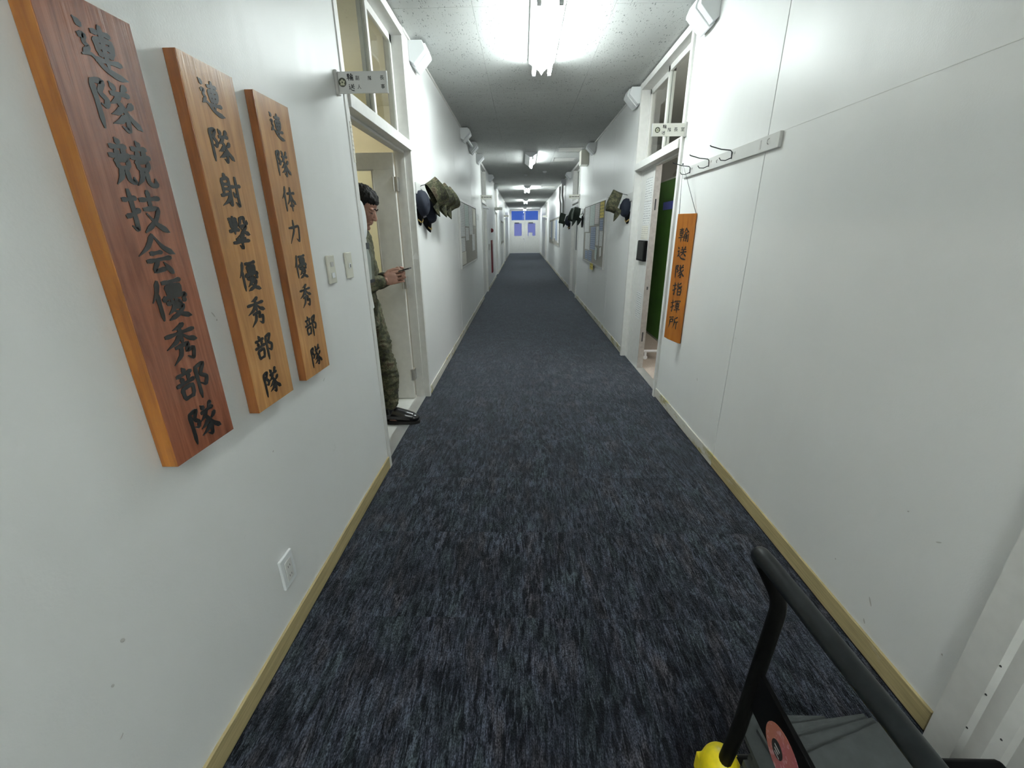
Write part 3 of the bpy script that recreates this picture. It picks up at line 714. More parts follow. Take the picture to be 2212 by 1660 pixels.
for yy, lb in ((8.30, 'access hatch in the ceiling, nearer of the pair'), (9.42, 'access hatch in the ceiling, farther of the pair'), (15.0, 'small access hatch in the ceiling beside the third light')):
    r = root('ceiling_hatch', (.86, yy, CEIL), lb, 'hatch', 'ceiling access hatches')
    part('hatch_frame', MB().box(.63, 1.08, yy, yy+.02, CEIL-.006, CEIL-.0003).box(.63, 1.08, yy+.43, yy+.45, CEIL-.006, CEIL-.0003).box(.63, .65, yy, yy+.45, CEIL-.006, CEIL-.0003).box(1.06, 1.08, yy, yy+.45, CEIL-.006, CEIL-.0003), 'alu', r)
    part('hatch_panel', MB().box(.655, 1.055, yy+.025, yy+.425, CEIL-.004, CEIL-.0003), 'room_white', r)
for x, y_, lb in ((.10, 11.9, 'small round detector on the ceiling, left one'), (.55, 11.4, 'small round detector on the ceiling, right one')):
    thing('smoke_detector', MB().lathe([(.05, 0), (.05, -.015), (.03, -.035), (.012, -.04)], (x, y_, CEIL-.001), 16), 'white_plastic', (x, y_, CEIL), lb, 'detector', 'ceiling detectors', smooth=True)

# ================================================================== HOOK RAIL AND HANGING SIGN (RIGHT WALL)
r = root('hook_rail', (XR, 2.87, 1.775), 'white painted hook rail with wire hooks on the right wall', 'hook rail')
part('rail_board', MB().box(XR-.016, XR, 2.245, 3.49, 1.777, 1.845), 'signboard', r, bevel=.002)
for yy in (2.71, 3.02, 3.34):
    xh = XR-.016
    part('hook', MB().tube([(xh-.001, yy, 1.795), (xh-.004, yy, 1.83), (xh-.012, yy, 1.838), (xh-.06, yy+.01, 1.845), (xh-.115, yy+.02, 1.862), (xh-.122, yy+.02, 1.867)], .0030, 8), 'dark_metal', r, smooth=True)
    part('hook', MB().tube([(xh-.003, yy, 1.80), (xh-.03, yy+.008, 1.788), (xh-.055, yy+.012, 1.790), (xh-.065, yy+.012, 1.803)], .0026, 8), 'dark_metal', r, smooth=True)
    part('hook_mount', MB().box(xh-.002, xh, yy-.035, yy-.022, 1.815, 1.827), 'trim_grey', r)
part('bare_hook', MB().tube([(XR-.016, 2.33, 1.828), (XR-.024, 2.33, 1.822), (XR-.024, 2.33, 1.808), (XR-.018, 2.33, 1.802)], .002, 6), 'steel', r)
part('bare_mount', MB().box(XR-.0175, XR-.016, 2.40, 2.412, 1.792, 1.832), 'trim_grey', r)
for yy in (2.90,): part('bare_hook', MB().tube([(XR-.016, yy, 1.818), (XR-.022, yy, 1.812), (XR-.018, yy, 1.80)], .0015, 6), 'dark_metal', r)
# hanging command-post board, turned a little away from the wall
A = Vector((1.182, 3.15, 0)); Bv = Vector((1.095, 3.225, 0))
ang = math.atan2((A-Bv).y, (A-Bv).x); wdt = (A-Bv).length
wdt = .128
r = root('hanging_signboard', (Bv.x, Bv.y, .62), 'long orange wooden board reading 輸送隊指揮所, hung on a cord from the hook rail', 'signboard', rot=(0, 0, ang))
part('plank', MB().prism([(0, .022), (.03, .010), (wdt-.03, -.008), (wdt, -.012), (wdt, .905), (0, .905)], 0, .022, 'y'), 'wood_orange', r, bevel=.0015)
for i, ch in enumerate('輸送隊指揮所'):
    zt = .815-i*.125
    part('brush_character', glyph(ch, lambda u, v, h: (.058+(u-50)/100*.072, -h, zt-v/100*.100), 8.0 if ch in '輸揮' else 9.5, .0010), 'ink', r)
inv = Matrix.Rotation(-ang, 4, 'Z') @ Matrix.Translation(-Vector((Bv.x, Bv.y, .62)))
hk = inv @ Vector((1.128, 3.34, 1.853))
part('cord', MB().tube([(.004, .011, .898), hk, (wdt-.006, .011, .898)], .0022, 6), 'dark_metal', r, smooth=True)
part('cord_knot', MB().ball(hk, .006, None, 8, 6).ball((.004, .011, .903), .004, None, 8, 6).ball((wdt-.006, .011, .903), .004, None, 8, 6), 'dark_metal', r)

# ================================================================== LEFT DOOR LEAF AND ITS HARDWARE
lf = part('door_leaf', MB().box(-1.78, -.973, 3.54, 3.575, .006, 1.02).box(-1.78, -.973, 3.54, 3.575, 1.87, 1.985)
          .box(-1.135, -.973, 3.54, 3.575, 1.02, 1.87).box(-1.78, -1.65, 3.54, 3.575, 1.02, 1.87), 'trim_white', d1, bevel=.002)
part('leaf_pane', MB().box(-1.65, -1.135, 3.555, 3.560, 1.02, 1.87), 'clear_glass', lf)
part('pane_bead', MB().box(-1.66, -1.125, 3.534, 3.54, 1.862, 1.872).box(-1.145, -1.135, 3.534, 3.54, 1.02, 1.87), 'trim_grey', lf)
for zz in (1.72, .98, .18):
    part('hinge', MB().box(-.985, -.955, 3.535, 3.595, zz, zz+.10).tube([(-.982, 3.533, zz), (-.982, 3.533, zz+.10)], .007, 8), 'steel', lf)
# name strip on the near jamb and things fixed to the jamb, sticking into the doorway
thing('name_strip', MB().box(XL+.0062, XL+.008, 2.362, 2.383, 1.755, 1.935), 'print_cream', (XL+.007, 2.372, 1.755), 'narrow white label strip high on the left door jamb', 'label')
xp = -.868
r = root('vinyl_pouch', (xp, 2.386, 1.15), 'clear vinyl pouch with a grey band fixed to the left door jamb', 'pouch')
part('pouch_sheet', MB().prism([(2.386, 1.345), (2.480, 1.345), (2.535, 1.30), (2.515, 1.16), (2.386, 1.155)], xp, xp+.006, 'x'), 'clear_vinyl', r)
part('pouch_insert', MB().prism([(2.386, 1.335), (2.470, 1.335), (2.495, 1.29), (2.480, 1.17), (2.386, 1.165)], xp+.002, xp+.004, 'x'), 'trim_grey', r)
part('band', MB().box(xp-.003, xp+.009, 2.386, 2.485, 1.335, 1.37), 'dark_metal', r, bevel=.002)
part('hem', MB().box(xp-.002, xp+.008, 2.386, 2.512, 1.150, 1.168), 'dark_metal', r, bevel=.002)
r = root('memo_card', (xp, 2.386, .98), 'white card with two green dots fixed below the clear pouch', 'card')
part('card', MB().prism([(2.386, 1.148), (2.430, 1.148), (2.462, 1.01), (2.386, .99)], xp, xp+.003, 'x'), 'white_paper', r)
for zz in (1.118, 1.088): part('green_dot', MB().lathe([(.008, 0), (.008, .001)], (xp+.003, 2.418, zz), 10, 'x'), 'mint', r)
r = root('wall_shell', (xp, 2.386, 1.36), 'pale rounded plastic shell fixed to the left door jamb above the pouch', 'plastic shell')
part('shell', MB().ball((xp+.006, 2.432, 1.485), (.012, .052, .098), None, 20, 14), 'white_plastic', r, smooth=True)
part('shell_foot', MB().box(xp, xp+.012, 2.386, 2.44, 1.368, 1.392), 'trim_white', r, bevel=.002)
thing('paper_tape', MB().prism([(-.925, 1.215), (-.892, 1.235), (-.868, 1.268), (-.852, 1.23), (-.853, 1.212), (-.90, 1.213)], 3.592, 3.5945), 'white_paper', (-.87, 3.593, 1.165), 'torn piece of white paper stuck on the far left door jamb', 'paper')

# ================================================================== RIGHT SLIDING DOOR
ey = 4.44
lf = part('sliding_leaf', MB().box(XR+.052, XR+.108, ey, 5.28, .006, 1.998), 'trim_white', d2, bevel=.001)
part('leaf_edge', MB().box(XR+.050, XR+.110, ey-.004, ey, .006, 1.998), 'steel', lf)
part('lock', MB().box(XR+.062, XR+.098, ey-.008, ey-.004, .80, .90), 'steel', lf); part('lock_hole', MB().box(XR+.072, XR+.086, ey-.010, ey-.0078, .845, .875), 'ink_matte', lf)
for zz in (1.60, .30): 
    part('latch', MB().box(XR+.072, XR+.084, ey-.008, ey-.004, zz, zz+.10), 'dark_metal', lf)
xo = XR+.0515
def paper_r(y0, y1, z0, z1, mat, label, x=None, name='paper_sheet', grp=None):
    x = xo if x is None else x
    return thing(name, MB().box(x-.0022, x-.0002, y0, y1, z0, z1), mat, (x, (y0+y1)/2, z0), label, 'paper', grp)
paper_r(4.50, 4.72, 1.70, 1.90, 'print_white', 'white notice at the top of the sliding door', grp='papers on the sliding door')
paper_r(4.49, 4.72, 1.47, 1.69, 'print_white', 'printed white sheet on the sliding door above the black pouch, upper one', grp='papers on the sliding door')
paper_r(4.51, 4.74, 1.33, 1.46, 'print_cream', 'cream sheet on the sliding door just above the black pouch', grp='papers on the sliding door')
paper_r(4.49, 4.70, .86, 1.08, 'pale_label', 'pale sheet on the sliding door below the black pouch', grp='papers on the sliding door')
paper_r(4.52, 4.70, .52, .80, 'print_white', 'framed white notice low on the sliding door', grp='papers on the sliding door')
r = root('document_pouch', (xo, 4.6, 1.11), 'black document pouch under clear film on the sliding door', 'pouch')
part('pouch_body', MB().prism([(xo-.001, 1.12), (xo-.035, 1.12), (xo-.028, 1.32), (xo-.001, 1.32)], 4.47, 4.74), 'black', r, bevel=.004)
part('film', MB().box(xo-.038, xo-.034, 4.49, 4.72, 1.14, 1.31), 'clear_vinyl', r)

# ================================================================== THINGS IN THE RIGHT-HAND ROOM
r = root('rolling_board', (1.62, 5.3, 0), 'green chalkboard on a white rolling stand in the right-hand room', 'chalkboard')
part('board_panel', MB().box(1.60, 1.625, 4.74, 6.5, .20, 1.93), 'green_board', r)
part('panel_edge', MB().box(1.595, 1.63, 4.715, 4.74, .18, 1.95).box(1.595, 1.63, 6.5, 6.52, .18, 1.95).box(1.598, 1.627, 4.74, 6.5, 1.93, 1.945).box(1.598, 1.627, 4.74, 6.5, .18, .20), 'alu', r)
for yy in (4.78, 6.4):
    part('foot', MB().tube([(1.40, yy, .10), (1.90, yy, .10)], .016, 10), 'white_plastic', r, smooth=True)
    part('post', MB().box(1.595, 1.63, yy-.02, yy+.02, .1, .2), 'white_plastic', r)
    for xx in (1.43, 1.86): 
        cs = part('caster', MB().box(xx-.012, xx+.012, yy-.012, yy+.012, .05, .095), 'white_plastic', r); part('wheel', MB().lathe([(.025, -.012), (.025, .012)], (xx, yy, .026), 14, 'y'), 'white_plastic', cs)
thing('magnet_strip', MB().box(1.588, 1.5995, 4.76, 5.20, 1.63, 1.71), 'blue_strip', (1.595, 5.0, 1.63), 'blue magnetic label strip on the green chalkboard', 'label strip')
mb = MB(); nx, nz = 18, 14; rr = random.Random(3)
for j in range(nz+1):
    for i in range(nx+1): mb.v.append(Vector((2.55+rr.uniform(-.05, .05), 5.9+i*.11, 1.9+j*.055)))
mb.f += [(j*(nx+1)+i, j*(nx+1)+i+1, (j+1)*(nx+1)+i+1, (j+1)*(nx+1)+i) for j in range(nz) for i in range(nx)]
n0 = len(mb.v); mb.add([v+Vector((.09, 0, 0)) for v in mb.v[:n0]], [tuple(reversed(f)) for f in mb.f])
thing('plastic_bundle', mb, 'crinkle_white', (2.6, 6.8, 1.9), 'crumpled white plastic-wrapped bundle on a cabinet behind the green board', 'bundle')
r = root('steel_cabinet', (2.65, 6.8, 0), 'grey steel cabinet behind the green chalkboard', 'cabinet')
part('cabinet_body', MB().box(2.46, 2.9, 5.8, 8.1, .001, 1.85), 'room_white', r, bevel=.004)
part('cabinet_door', MB().box(2.452, 2.46, 5.82, 6.94, .06, 1.82), 'room_white', r); part('cabinet_door', MB().box(2.452, 2.46, 6.96, 8.08, .06, 1.82), 'room_white', r)
# office on the left: a plain desk-height cabinet keeps the room from being empty
r = root('office_locker', (-3.3, 5.3, 0), 'cream steel locker at the back of the left room', 'locker')
part('locker_body', MB().box(-4.1, -2.5, 5.1, 5.59, .002, 1.75), 'cream_paint', r, bevel=.004)
for k in range(4): part('locker_door', MB().box(-4.09+k*.4, -3.72+k*.4, 5.09, 5.1, .05, 1.72), 'cream_paint', r)

# ================================================================== NOTICE BOARDS
def notice(xw, s, y0, y1, z0, z1, label, mat='cork_board'):
    r = root('notice_board', (xw, (y0+y1)/2, z0), label, 'notice board')
    B = lambda d0, d1, a, b, c, d: MB().box(xw+s*d0, xw+s*d1, a, b, c, d)
    part('board_face', B(.001, .014, y0+.02, y1-.02, z0+.02, z1-.02), mat, r)
    for nm, q in (('frame_side', (y0, y0+.03, z0, z1)), ('frame_side', (y1-.03, y1, z0, z1)), ('frame_rail', (y0+.03, y1-.03, z0, z0+.03)), ('frame_rail', (y0+.03, y1-.03, z1-.03, z1))):
        part(nm, B(.0, .024, *q), 'alu', r, bevel=.002)
    return r
def sheet(xw, s, y0, y1, z0, z1, mat, label, grp, d=.016, tilt=0):
    n = len([k for k in COL.objects if k.name.startswith('paper_sheet')])
    x = xw+s*(d+.0006*(n % 5))
    mb = MB().box(x, x+s*.0012, y0, y1, z0, z1)
    if tilt:
        c = Vector((x, (y0+y1)/2, (z0+z1)/2)); mb.xf(Matrix.Translation(c) @ Matrix.Rotation(tilt, 4, 'X') @ Matrix.Translation(-c))
    return thing('paper_sheet', mb, mat, (x, (y0+y1)/2, z0), label, 'paper', grp)
notice(XL, 1, 6.04, 8.16, .93, 1.835, 'large notice board on the left wall, half covered with papers')
g = 'papers pinned on the left notice board'
for q in ((6.12, 6.55, 1.36, 1.80, 'print_white', 'grey-white sheet at the near top corner of the left notice board'),
          (6.58, 7.05, 1.50, 1.80, 'print_mint', 'pale green sheet at the top of the left notice board'),
          (7.08, 7.55, 1.38, 1.80, 'print_white', 'tall white sheet at the top middle of the left notice board'),
          (7.58, 8.05, 1.52, 1.79, 'print_cream', 'cream sheet at the far top corner of the left notice board'),
          (6.60, 6.98, 1.30, 1.48, 'print_white', 'small white sheet below the pale green one on the left notice board'),
          (6.12, 6.50, 1.16, 1.34, 'print_white', 'white sheet on the near edge of the left notice board, second from its bottom'),
          (6.12, 6.56, .98, 1.15, 'print_cream', 'cream sheet at the near bottom corner of the left notice board'),
          (7.42, 7.80, 1.12, 1.38, 'print_white', 'long white strip hanging on the far half of the left notice board')): sheet(XL, 1, *q[:5], q[5], g)
notice(XR, -1, 6.46, 8.62, .875, 1.855, 'large notice board on the right wall crowded with papers and blue posters')
g = 'papers pinned on the right notice board'
for q in ((6.62, 6.95, 1.60, 1.83, 'print_yellow', 'bright yellow flyer at the near top corner of the right notice board'),
          (7.00, 7.40, 1.52, 1.82, 'print_pink', 'pinkish sheet beside the yellow flyer'),
          (7.45, 7.95, 1.50, 1.82, 'print_mint', 'pale green sheet in the middle of the right notice board\'s top row'),
          (8.00, 8.55, 1.40, 1.82, 'print_white', 'large white sheet at the far top corner of the right notice board'),
          (6.64, 6.92, 1.42, 1.58, 'print_blue', 'small blue picture sheet under the yellow flyer'),
          (6.62, 6.88, 1.20, 1.41, 'print_white', 'white card list under the small blue picture sheet'),
          (6.95, 7.20, 1.20, 1.48, 'print_white', 'second white card list on the right notice board'),
          (7.28, 7.78, 1.12, 1.48, 'print_blue', 'tall blue poster in the middle of the right notice board'),
          (7.85, 8.40, 1.10, 1.38, 'print_white', 'white sheet at the far edge of the right notice board'),
          (7.55, 7.95, .92, 1.10, 'print_blue', 'blue-grey poster at the bottom of the right notice board'),
          (8.0, 8.35, .93, 1.08, 'print_blue', 'blue-grey poster at the far bottom corner of the right notice board')): sheet(XR, -1, *q[:5], q[5], g)
sheet(XR, -1, 7.02, 7.22, .98, 1.17, 'print_mint', 'loose pale slip hanging low on the right notice board', g, .02, .12)
sheet(XR, -1, 6.66, 6.80, 1.05, 1.18, 'white_paper', 'curled white slip on the near side of the right notice board', g, .02, -.2)
sheet(XR, -1, 7.30, 7.62, .80, .90, 'print_yellow', 'yellow slip stuck under the right notice board', g, .026)
notice(XR, -1, 14.3, 19.5, .93, 1.87, 'far notice board on the right wall where the conduits end')
g = 'papers pinned on the far right notice board'
for i in range(6): sheet(XR, -1, 14.5+i*.8, 15.2+i*.8, 1.05+.06*(i % 3), 1.78, ('print_white', 'print_blue', 'print_white', 'print_cream', 'print_blue', 'print_white')[i], ('first', 'second', 'third', 'fourth', 'fifth', 'last')[i]+' sheet from the near end of the far right notice board', g)
notice(XL, 1, 17.6, 20.2, .93, 1.85, 'far notice board on the left wall beyond the red fire point')
g = 'papers pinned on the far left notice board'
for i in range(3): sheet(XL, 1, 17.8+i*.8, 18.4+i*.8, 1.05, 1.75, 'print_white', ('first', 'middle', 'last')[i]+' white sheet on the far notice board of the left wall', g)
# small slips and the orange pin by the left notice board
thing('paper_sheet', MB().box(XL+.006, XL+.009, 8.3, 8.9, 1.62, 1.74), 'print_white', (XL, 8.6, 1.62), 'pale slip on the left wall between notice board and second door', 'paper')
# fire point
r = root('fire_point', (XL, 12.4, .3), 'red fire alarm point with round lamp on the left wall', 'fire alarm')
part('cabinet', MB().box(XL, XL+.030, 12.1, 12.5, .34, 1.20), 'red_paint', r, bevel=.005)
part('cabinet_door', MB().box(XL+.030, XL+.034, 12.13, 12.47, .37, 1.1), 'red_paint', r)
part('alarm_lamp', MB().lathe([(.055, 0), (.055, .03), (.03, .06), (.002, .065)], (XL, 12.3, 1.45), 16, 'x'), 'red_paint', r, smooth=True)
r = root('wall_cabinet', (XL, 11.4, .98), 'small grey box on the left wall before the red fire point', 'box')
part('box_body', MB().box(XL, XL+.04, 11.2, 11.45, .98, 1.12), 'trim_grey', r, bevel=.004); part('box_lid', MB().box(XL+.04, XL+.046, 11.22, 11.43, 1.0, 1.10), 'steel', r)
for s, xw, yy, lb in ((1, XL, 9.9, 'small white awning plate over the second left door'), (-1, XR, 10.0, 'small white awning plate over the second right door')):
    thing('door_awning', MB().prism([(xw+s*.0, 1.97), (xw+s*.13, 1.90), (xw+s*.13, 1.885), (xw, 1.90)], yy-.2, yy+.3), 'white_plastic', (xw, yy, 1.9), lb, 'awning')

# ================================================================== CAPS
def cap_meshes(flat, k=1.0):
    prof = ([(1.0, 0), (1.0, .012), (.99, .05), (1.02, .092), (1.03, .100), (.97, .104), (.5, .106), (.02, .106)] if flat else
            [(1.0, 0), (1.0, .014), (.98, .034), (.90, .052), (.72, .064), (.4, .070), (.02, .071)])
    a, b = .080*k, .098*k; seg = 28; mb = MB(); vs = []; inner = [(r*.955, max(h-.004, 0)) for r, h in reversed(prof)]
    allp = prof+inner; rr = random.Random(5 if flat else 9)
    for i, (r, h) in enumerate(allp):
        for q in range(seg):
            t = 2*math.pi*q/seg; wob = 1+.05*math.sin(3*t+i*.3)*(h/.1)
            vs.append((a*r*math.cos(t)*wob, b*r*math.sin(t)*wob, h*k*(1+.05*math.sin(2*t+1))))
    n = len(allp)
    fs = [(i*seg+q, i*seg+(q+1) % seg, ((i+1) % n)*seg+(q+1) % seg, ((i+1) % n)*seg+q) for i in range(n) for q in range(seg) if i != len(prof)-1]
    mb.add(vs, fs); crown = mb
    v = MB(); vs = []; na, nr = 18, 5
    for side in (0, 1):
        for j in range(nr+1):
            for i in range(na+1):
                t = math.radians(90+(-68+136*i/na)); ext = .072*k*(j/nr)*max(0, math.cos((t-math.pi/2)*1.25))**.7
                x = a*.98*math.cos(t)*(1+.10*j/nr); y_ = b*.97*math.sin(t)+ext
                z = .006-.022*k*(j/nr)**1.2-.030*k*(x/(a))**2*(j/nr)-side*.0035
                vs.append((x, y_, z))
    m = (na+1)*(nr+1)
    fs = []
    for j in range(nr):
        for i in range(na):
            o = j*(na+1)+i; fs.append((o, o+1, o+na+2, o+na+1)); fs.append((m+o, m+o+na+1, m+o+na+2, m+o+1))
    bd = [i for i in range(na+1)]+[j*(na+1)+na for j in range(1, nr+1)]+[nr*(na+1)+i for i in range(na-1, -1, -1)]+[j*(na+1) for j in range(nr-1, 0, -1)]
    for p, q in zip(bd, bd[1:]+bd[:1]): fs.append((p, m+p, m+q, q))
    v.add(vs, fs)
    g = MB()
    for sx in (-1, 1):
        for i in range(4): g.ball((sx*(.016+.012*i)*k, (b*.97+.045*k-.006*i*k), -.006-.002*i), (.009*k, .007*k, .003), Matrix.Rotation(sx*.7, 3, 'Z'), 8, 6)
    return crown, v, g
def basis(front, up):
    f = Vector(front).normalized(); u = Vector(up); u = (u-f*u.dot(f)).normalized(); x = f.cross(u)
    return Matrix((x, f, u)).transposed().to_4x4()
CAPCACHE = {}
def cap(kind, loc, front, up, label, group, k=1.0):
    cloth, flat = {'camo': ('camo', True), 'navy': ('navy_cloth', False), 'green': ('dark_green_cloth', True)}[kind]
    key = (kind, k)
    if key not in CAPCACHE:
        c, v, g = cap_meshes(flat, k); CAPCACHE[key] = [q.mesh(nm, smooth=True) for q, nm in ((c, 'crown'), (v, 'visor'), (g, 'gold_embroidery'))]
    c, v, g = CAPCACHE[key]
    r = bpy.data.objects.new(kind.replace('green', 'field')+'_cap', None); COL.objects.link(r); r.empty_display_size = .05
    r.matrix_world = Matrix.Translation(Vector(loc)) @ basis(front, up); tag(r, label, 'cap', group)
    link('crown', c, cloth, r); vz = link('visor', v, cloth if kind != 'navy' else 'black', r)
    if kind == 'navy': link('gold_embroidery', g, 'gold_thread', vz)
RAILS = {}
def small_rail(key, xw, s, y0, y1, z, label, bare=()):
    r = root('hat_rail', (xw, (y0+y1)/2, z), label, 'hook rail', 'hat rails'); RAILS[key] = (r, xw, s, z)
    part('rail_board', MB().box(xw, xw+s*.014, y0, y1, z-.025, z+.06), 'signboard', r, bevel=.002)
    for yy in bare:
        part('hook', MB().tube([(xw+s*.014, yy, z), (xw+s*.09, yy-.01, z+.02), (xw+s*.115, yy-.01, z+.035)], .003, 8), 'dark_metal', r, smooth=True)
def hang(key, kind, loc, front, up, label, group, k=1.0):
    cap(kind, loc, front, up, label, group, k)
    r, xw, s, z = RAILS[key]; f = Vector(front).normalized(); u = Vector(up); u = (u-f*u.dot(f)).normalized()
    e = Vector(loc)-f*.090*k+u*.016*k
    part('hook', MB().tube([(xw+s*.010, e.y, e.z-.02), (xw+s*.022, e.y, e.z-.012), e, e+Vector((s*.012, 0, .012))], .003, 8), 'dark_metal', r, smooth=True)
small_rail('L', XL, 1, 3.66, 4.66, 1.735, 'hat rail on the left wall beside the open door', (4.60,))
small_rail('R', XR, -1, 5.0, 5.75, 1.745, 'hat rail on the right wall before the notice board', (5.62,))
small_rail('R2', XR, -1, 8.8, 9.5, 1.76, 'hat rail on the right wall just before the second door')
small_rail('R3', XR, -1, 11.1, 11.9, 1.76, 'hat rail on the right wall past the second door')
g = 'caps on the left hat rail'
hang('L', 'navy', (XL+.018, 3.72, 1.640), (.06, .02, -1), (1, -.15, .06), 'navy cap with gold embroidered visor, nearest on the left hat rail', g)
hang('L', 'navy', (XL+.030, 3.93, 1.585), (.20, .06, -1), (1, -.05, .22), 'navy cap with gold embroidered visor hanging behind the first one', g)
hang('L', 'camo', (XL+.095, 3.84, 1.705), (.34, .42, -.85), (.80, .34, .60), 'front camouflage cap on the left hat rail', g, 1.06)
hang('L', 'camo', (XL+.115, 4.14, 1.700), (.28, .45, -.85), (.80, .30, .60), 'middle camouflage cap on the left hat rail, half hidden', g)
hang('L', 'camo', (XL+.125, 4.36, 1.690), (.28, .45, -.85), (.80, .30, .58), 'last camouflage cap on the left hat rail, mostly hidden', g)
g = 'caps on the right hat rail'
hang('R', 'navy', (XR-.022, 5.16, 1.655), (-.05, .0, -1), (-1, -.2, .06), 'navy cap with gold visor on the right hat rail', g)
hang('R', 'camo', (XR-.105, 5.24, 1.705), (-.32, .10, -.95), (-1, .1, .45), 'camouflage cap on the right hat rail', g, 1.15)
g = 'dark caps by the second right door'
hang('R2', 'green', (XR-.08, 9.0, 1.72), (-.2, .1, -.95), (-1, -.1, .45), 'dark green cap by the second right door, nearer one', g, 1.2)
hang('R2', 'green', (XR-.12, 9.36, 1.70), (-.35, .1, -.9), (-1, .1, .5), 'dark green cap by the second right door, farther one', g, 1.2)
mb = MB()
for i in range(4): mb.tube([(XR-.03, 8.80+i*.028, 1.62), (XR-.033, 8.80+i*.03, 1.55), (XR-.03, 8.80+i*.032, 1.49-.01*(i % 2))], [.012, .014, .006], 8)
mb.ball((XR-.03, 8.85, 1.64), (.02, .06, .055)); mb.tube([(XR-.002, 8.85, 1.72), (XR-.03, 8.85, 1.69)], .006, 8)
thing('work_glove', mb, 'black', (XR-.03, 8.85, 1.49), 'black work glove hanging under the dark green caps', 'glove', smooth=True)
g = 'caps past the second right door'
hang('R3', 'navy', (XR-.03, 11.4, 1.66), (-.08, 0, -1), (-1, -.2, .1), 'navy cap hanging past the second right door', g, 1.25)
hang('R3', 'green', (XR-.12, 11.6, 1.70), (-.25, .1, -.95), (-1, .1, .4), 'dark green cap hanging past the second right door', g, 1.25)
# ================================================================== HAND TRUCK WITH GREY SHEETS
r = root('platform_cart', (.80, .33, 0), 'black platform hand truck with bent tubular handle at the right wall', 'hand truck')
def bez(pts, n=6, rad=.05):
    """polyline with rounded corners"""
    pts = [Vector(p) for p in pts]; out = [pts[0]]
    for a, b, c in zip(pts[:-2], pts[1:-1], pts[2:]):
        d0 = min(rad, (a-b).length*.45); d1 = min(rad, (c-b).length*.45)
        p0 = b+(a-b).normalized()*d0; p1 = b+(c-b).normalized()*d1
        for k in range(n+1):
            t = k/n; out.append((1-t)**2*p0+2*t*(1-t)*b+t*t*p1)
    out.append(pts[-1]); return out
yF, yN = .612, .02
path = [(.454, yF+.008, .27), (.462, yF, .40), (.478, yF-.002, .770), (.420, yF+.012, .880), (.440, .30, .872), (.434, yN, .872), (.478, yN, .770), (.462, yN, .40), (.452, yN, .30)]
leg1 = bez(path[:3]+[Vector(path[3])], 7, .045)
full = bez(path, 7, .032)
part('handle', MB().tube(full, .0142, 14), 'black_tube', r, smooth=True)
top = bez([(.4415, yF-.003, .862), (.438, yF, .872), (.448, .30, .872), (.448, yN, .872), (.4415, yN, .862)], 7, .03)
part('grip_sleeve', MB().tube([p for p in bez(path[2:7], 9, .032) if p.z > .848], .0152, 14), 'black_sleeve', r, smooth=True)
part('handle_plate', MB().prism([(yF, .595), (yF, .495), (yN, .495), (yN, .595)], .467, .477, 'x'), 'black', r, bevel=.002)
st = part('sticker', MB().lathe([(.052, 0), (.052, -.0008)], (.4668, .498, .528), 32, 'x', .85), 'sticker_pink', r)
part('sticker_center', MB().lathe([(.016, -.0008), (.016, -.0013)], (.4668, .512, .522), 20, 'x'), 'ink_matte', st)
part('sticker_print', MB().box(.4652, .4655, .504, .520, .524, .527).box(.4652, .4655, .506, .518, .517, .520).box(.4652, .4655, .502, .516, .511, .513), 'trim_grey', st)
for yy in (yF+.012, yN):
    mb = MB(); mb.ball((.456, yy+.004, .244), (.043, .046, .060), None, 24, 16); mb.box(.415, .51, yy-.040, yy+.040, .19, .245)
    me = remesh(mb, .004, 3, 'corner_socket'); o = link('corner_socket', shift_mesh(me, ORG[r.name]), 'yellow_plastic', r); ORG[o.name] = ORG[r.name]
part('deck', MB().box(.46, 1.12, -.02, .66, .215, .245), 'black', r, bevel=.008)
part('deck_bumper', MB().box(.452, 1.128, -.03, .67, .200, .232), 'rubber', r, bevel=.008)
for xx in (.55, 1.03):
    for yy in (.07, .57):
        cs = part('caster', MB().box(xx-.03, xx+.03, yy-.03, yy+.03, .185, .215).box(xx-.026, xx-.021, yy-.02, yy+.03, .06, .19).box(xx+.021, xx+.026, yy-.02, yy+.03, .06, .19), 'steel', r)
        part('wheel', MB().lathe([(.055, -.018), (.062, -.012), (.062, .012), (.055, .018)], (xx, yy, .0625), 20, 'x'), 'rubber', cs, smooth=True)
# grey foam sheets stacked on the deck
rr = random.Random(11); z = .2465
lay = [(.34, .56, 0.02), (.33, .56, -.03), (.33, .55, .05), (.32, .54, -.02), (.31, .52, .06), (.32, .52, .0)]
for i, (lx, ly, a) in enumerate(lay):
    th = .018
    cx, cy = .672+rr.uniform(-.022, .022), .345+rr.uniform(-.03, .03)
    mb = MB().box(-lx/2, lx/2, -ly/2, ly/2, 0, th); mb.xf(Matrix.Translation((cx, cy, z)) @ Matrix.Rotation(a, 4, 'Z'))
    thing('foam_sheet', mb, 'grey_foam', (cx, cy, z), ('lowest', 'second lowest', 'third lowest', 'fourth from below', 'fifth from below', 'upmost')[i]+' grey foam sheet of the level stack on the hand truck deck', 'foam sheet', 'grey sheets stacked on the hand truck', bevel=.001); z += th+.0006
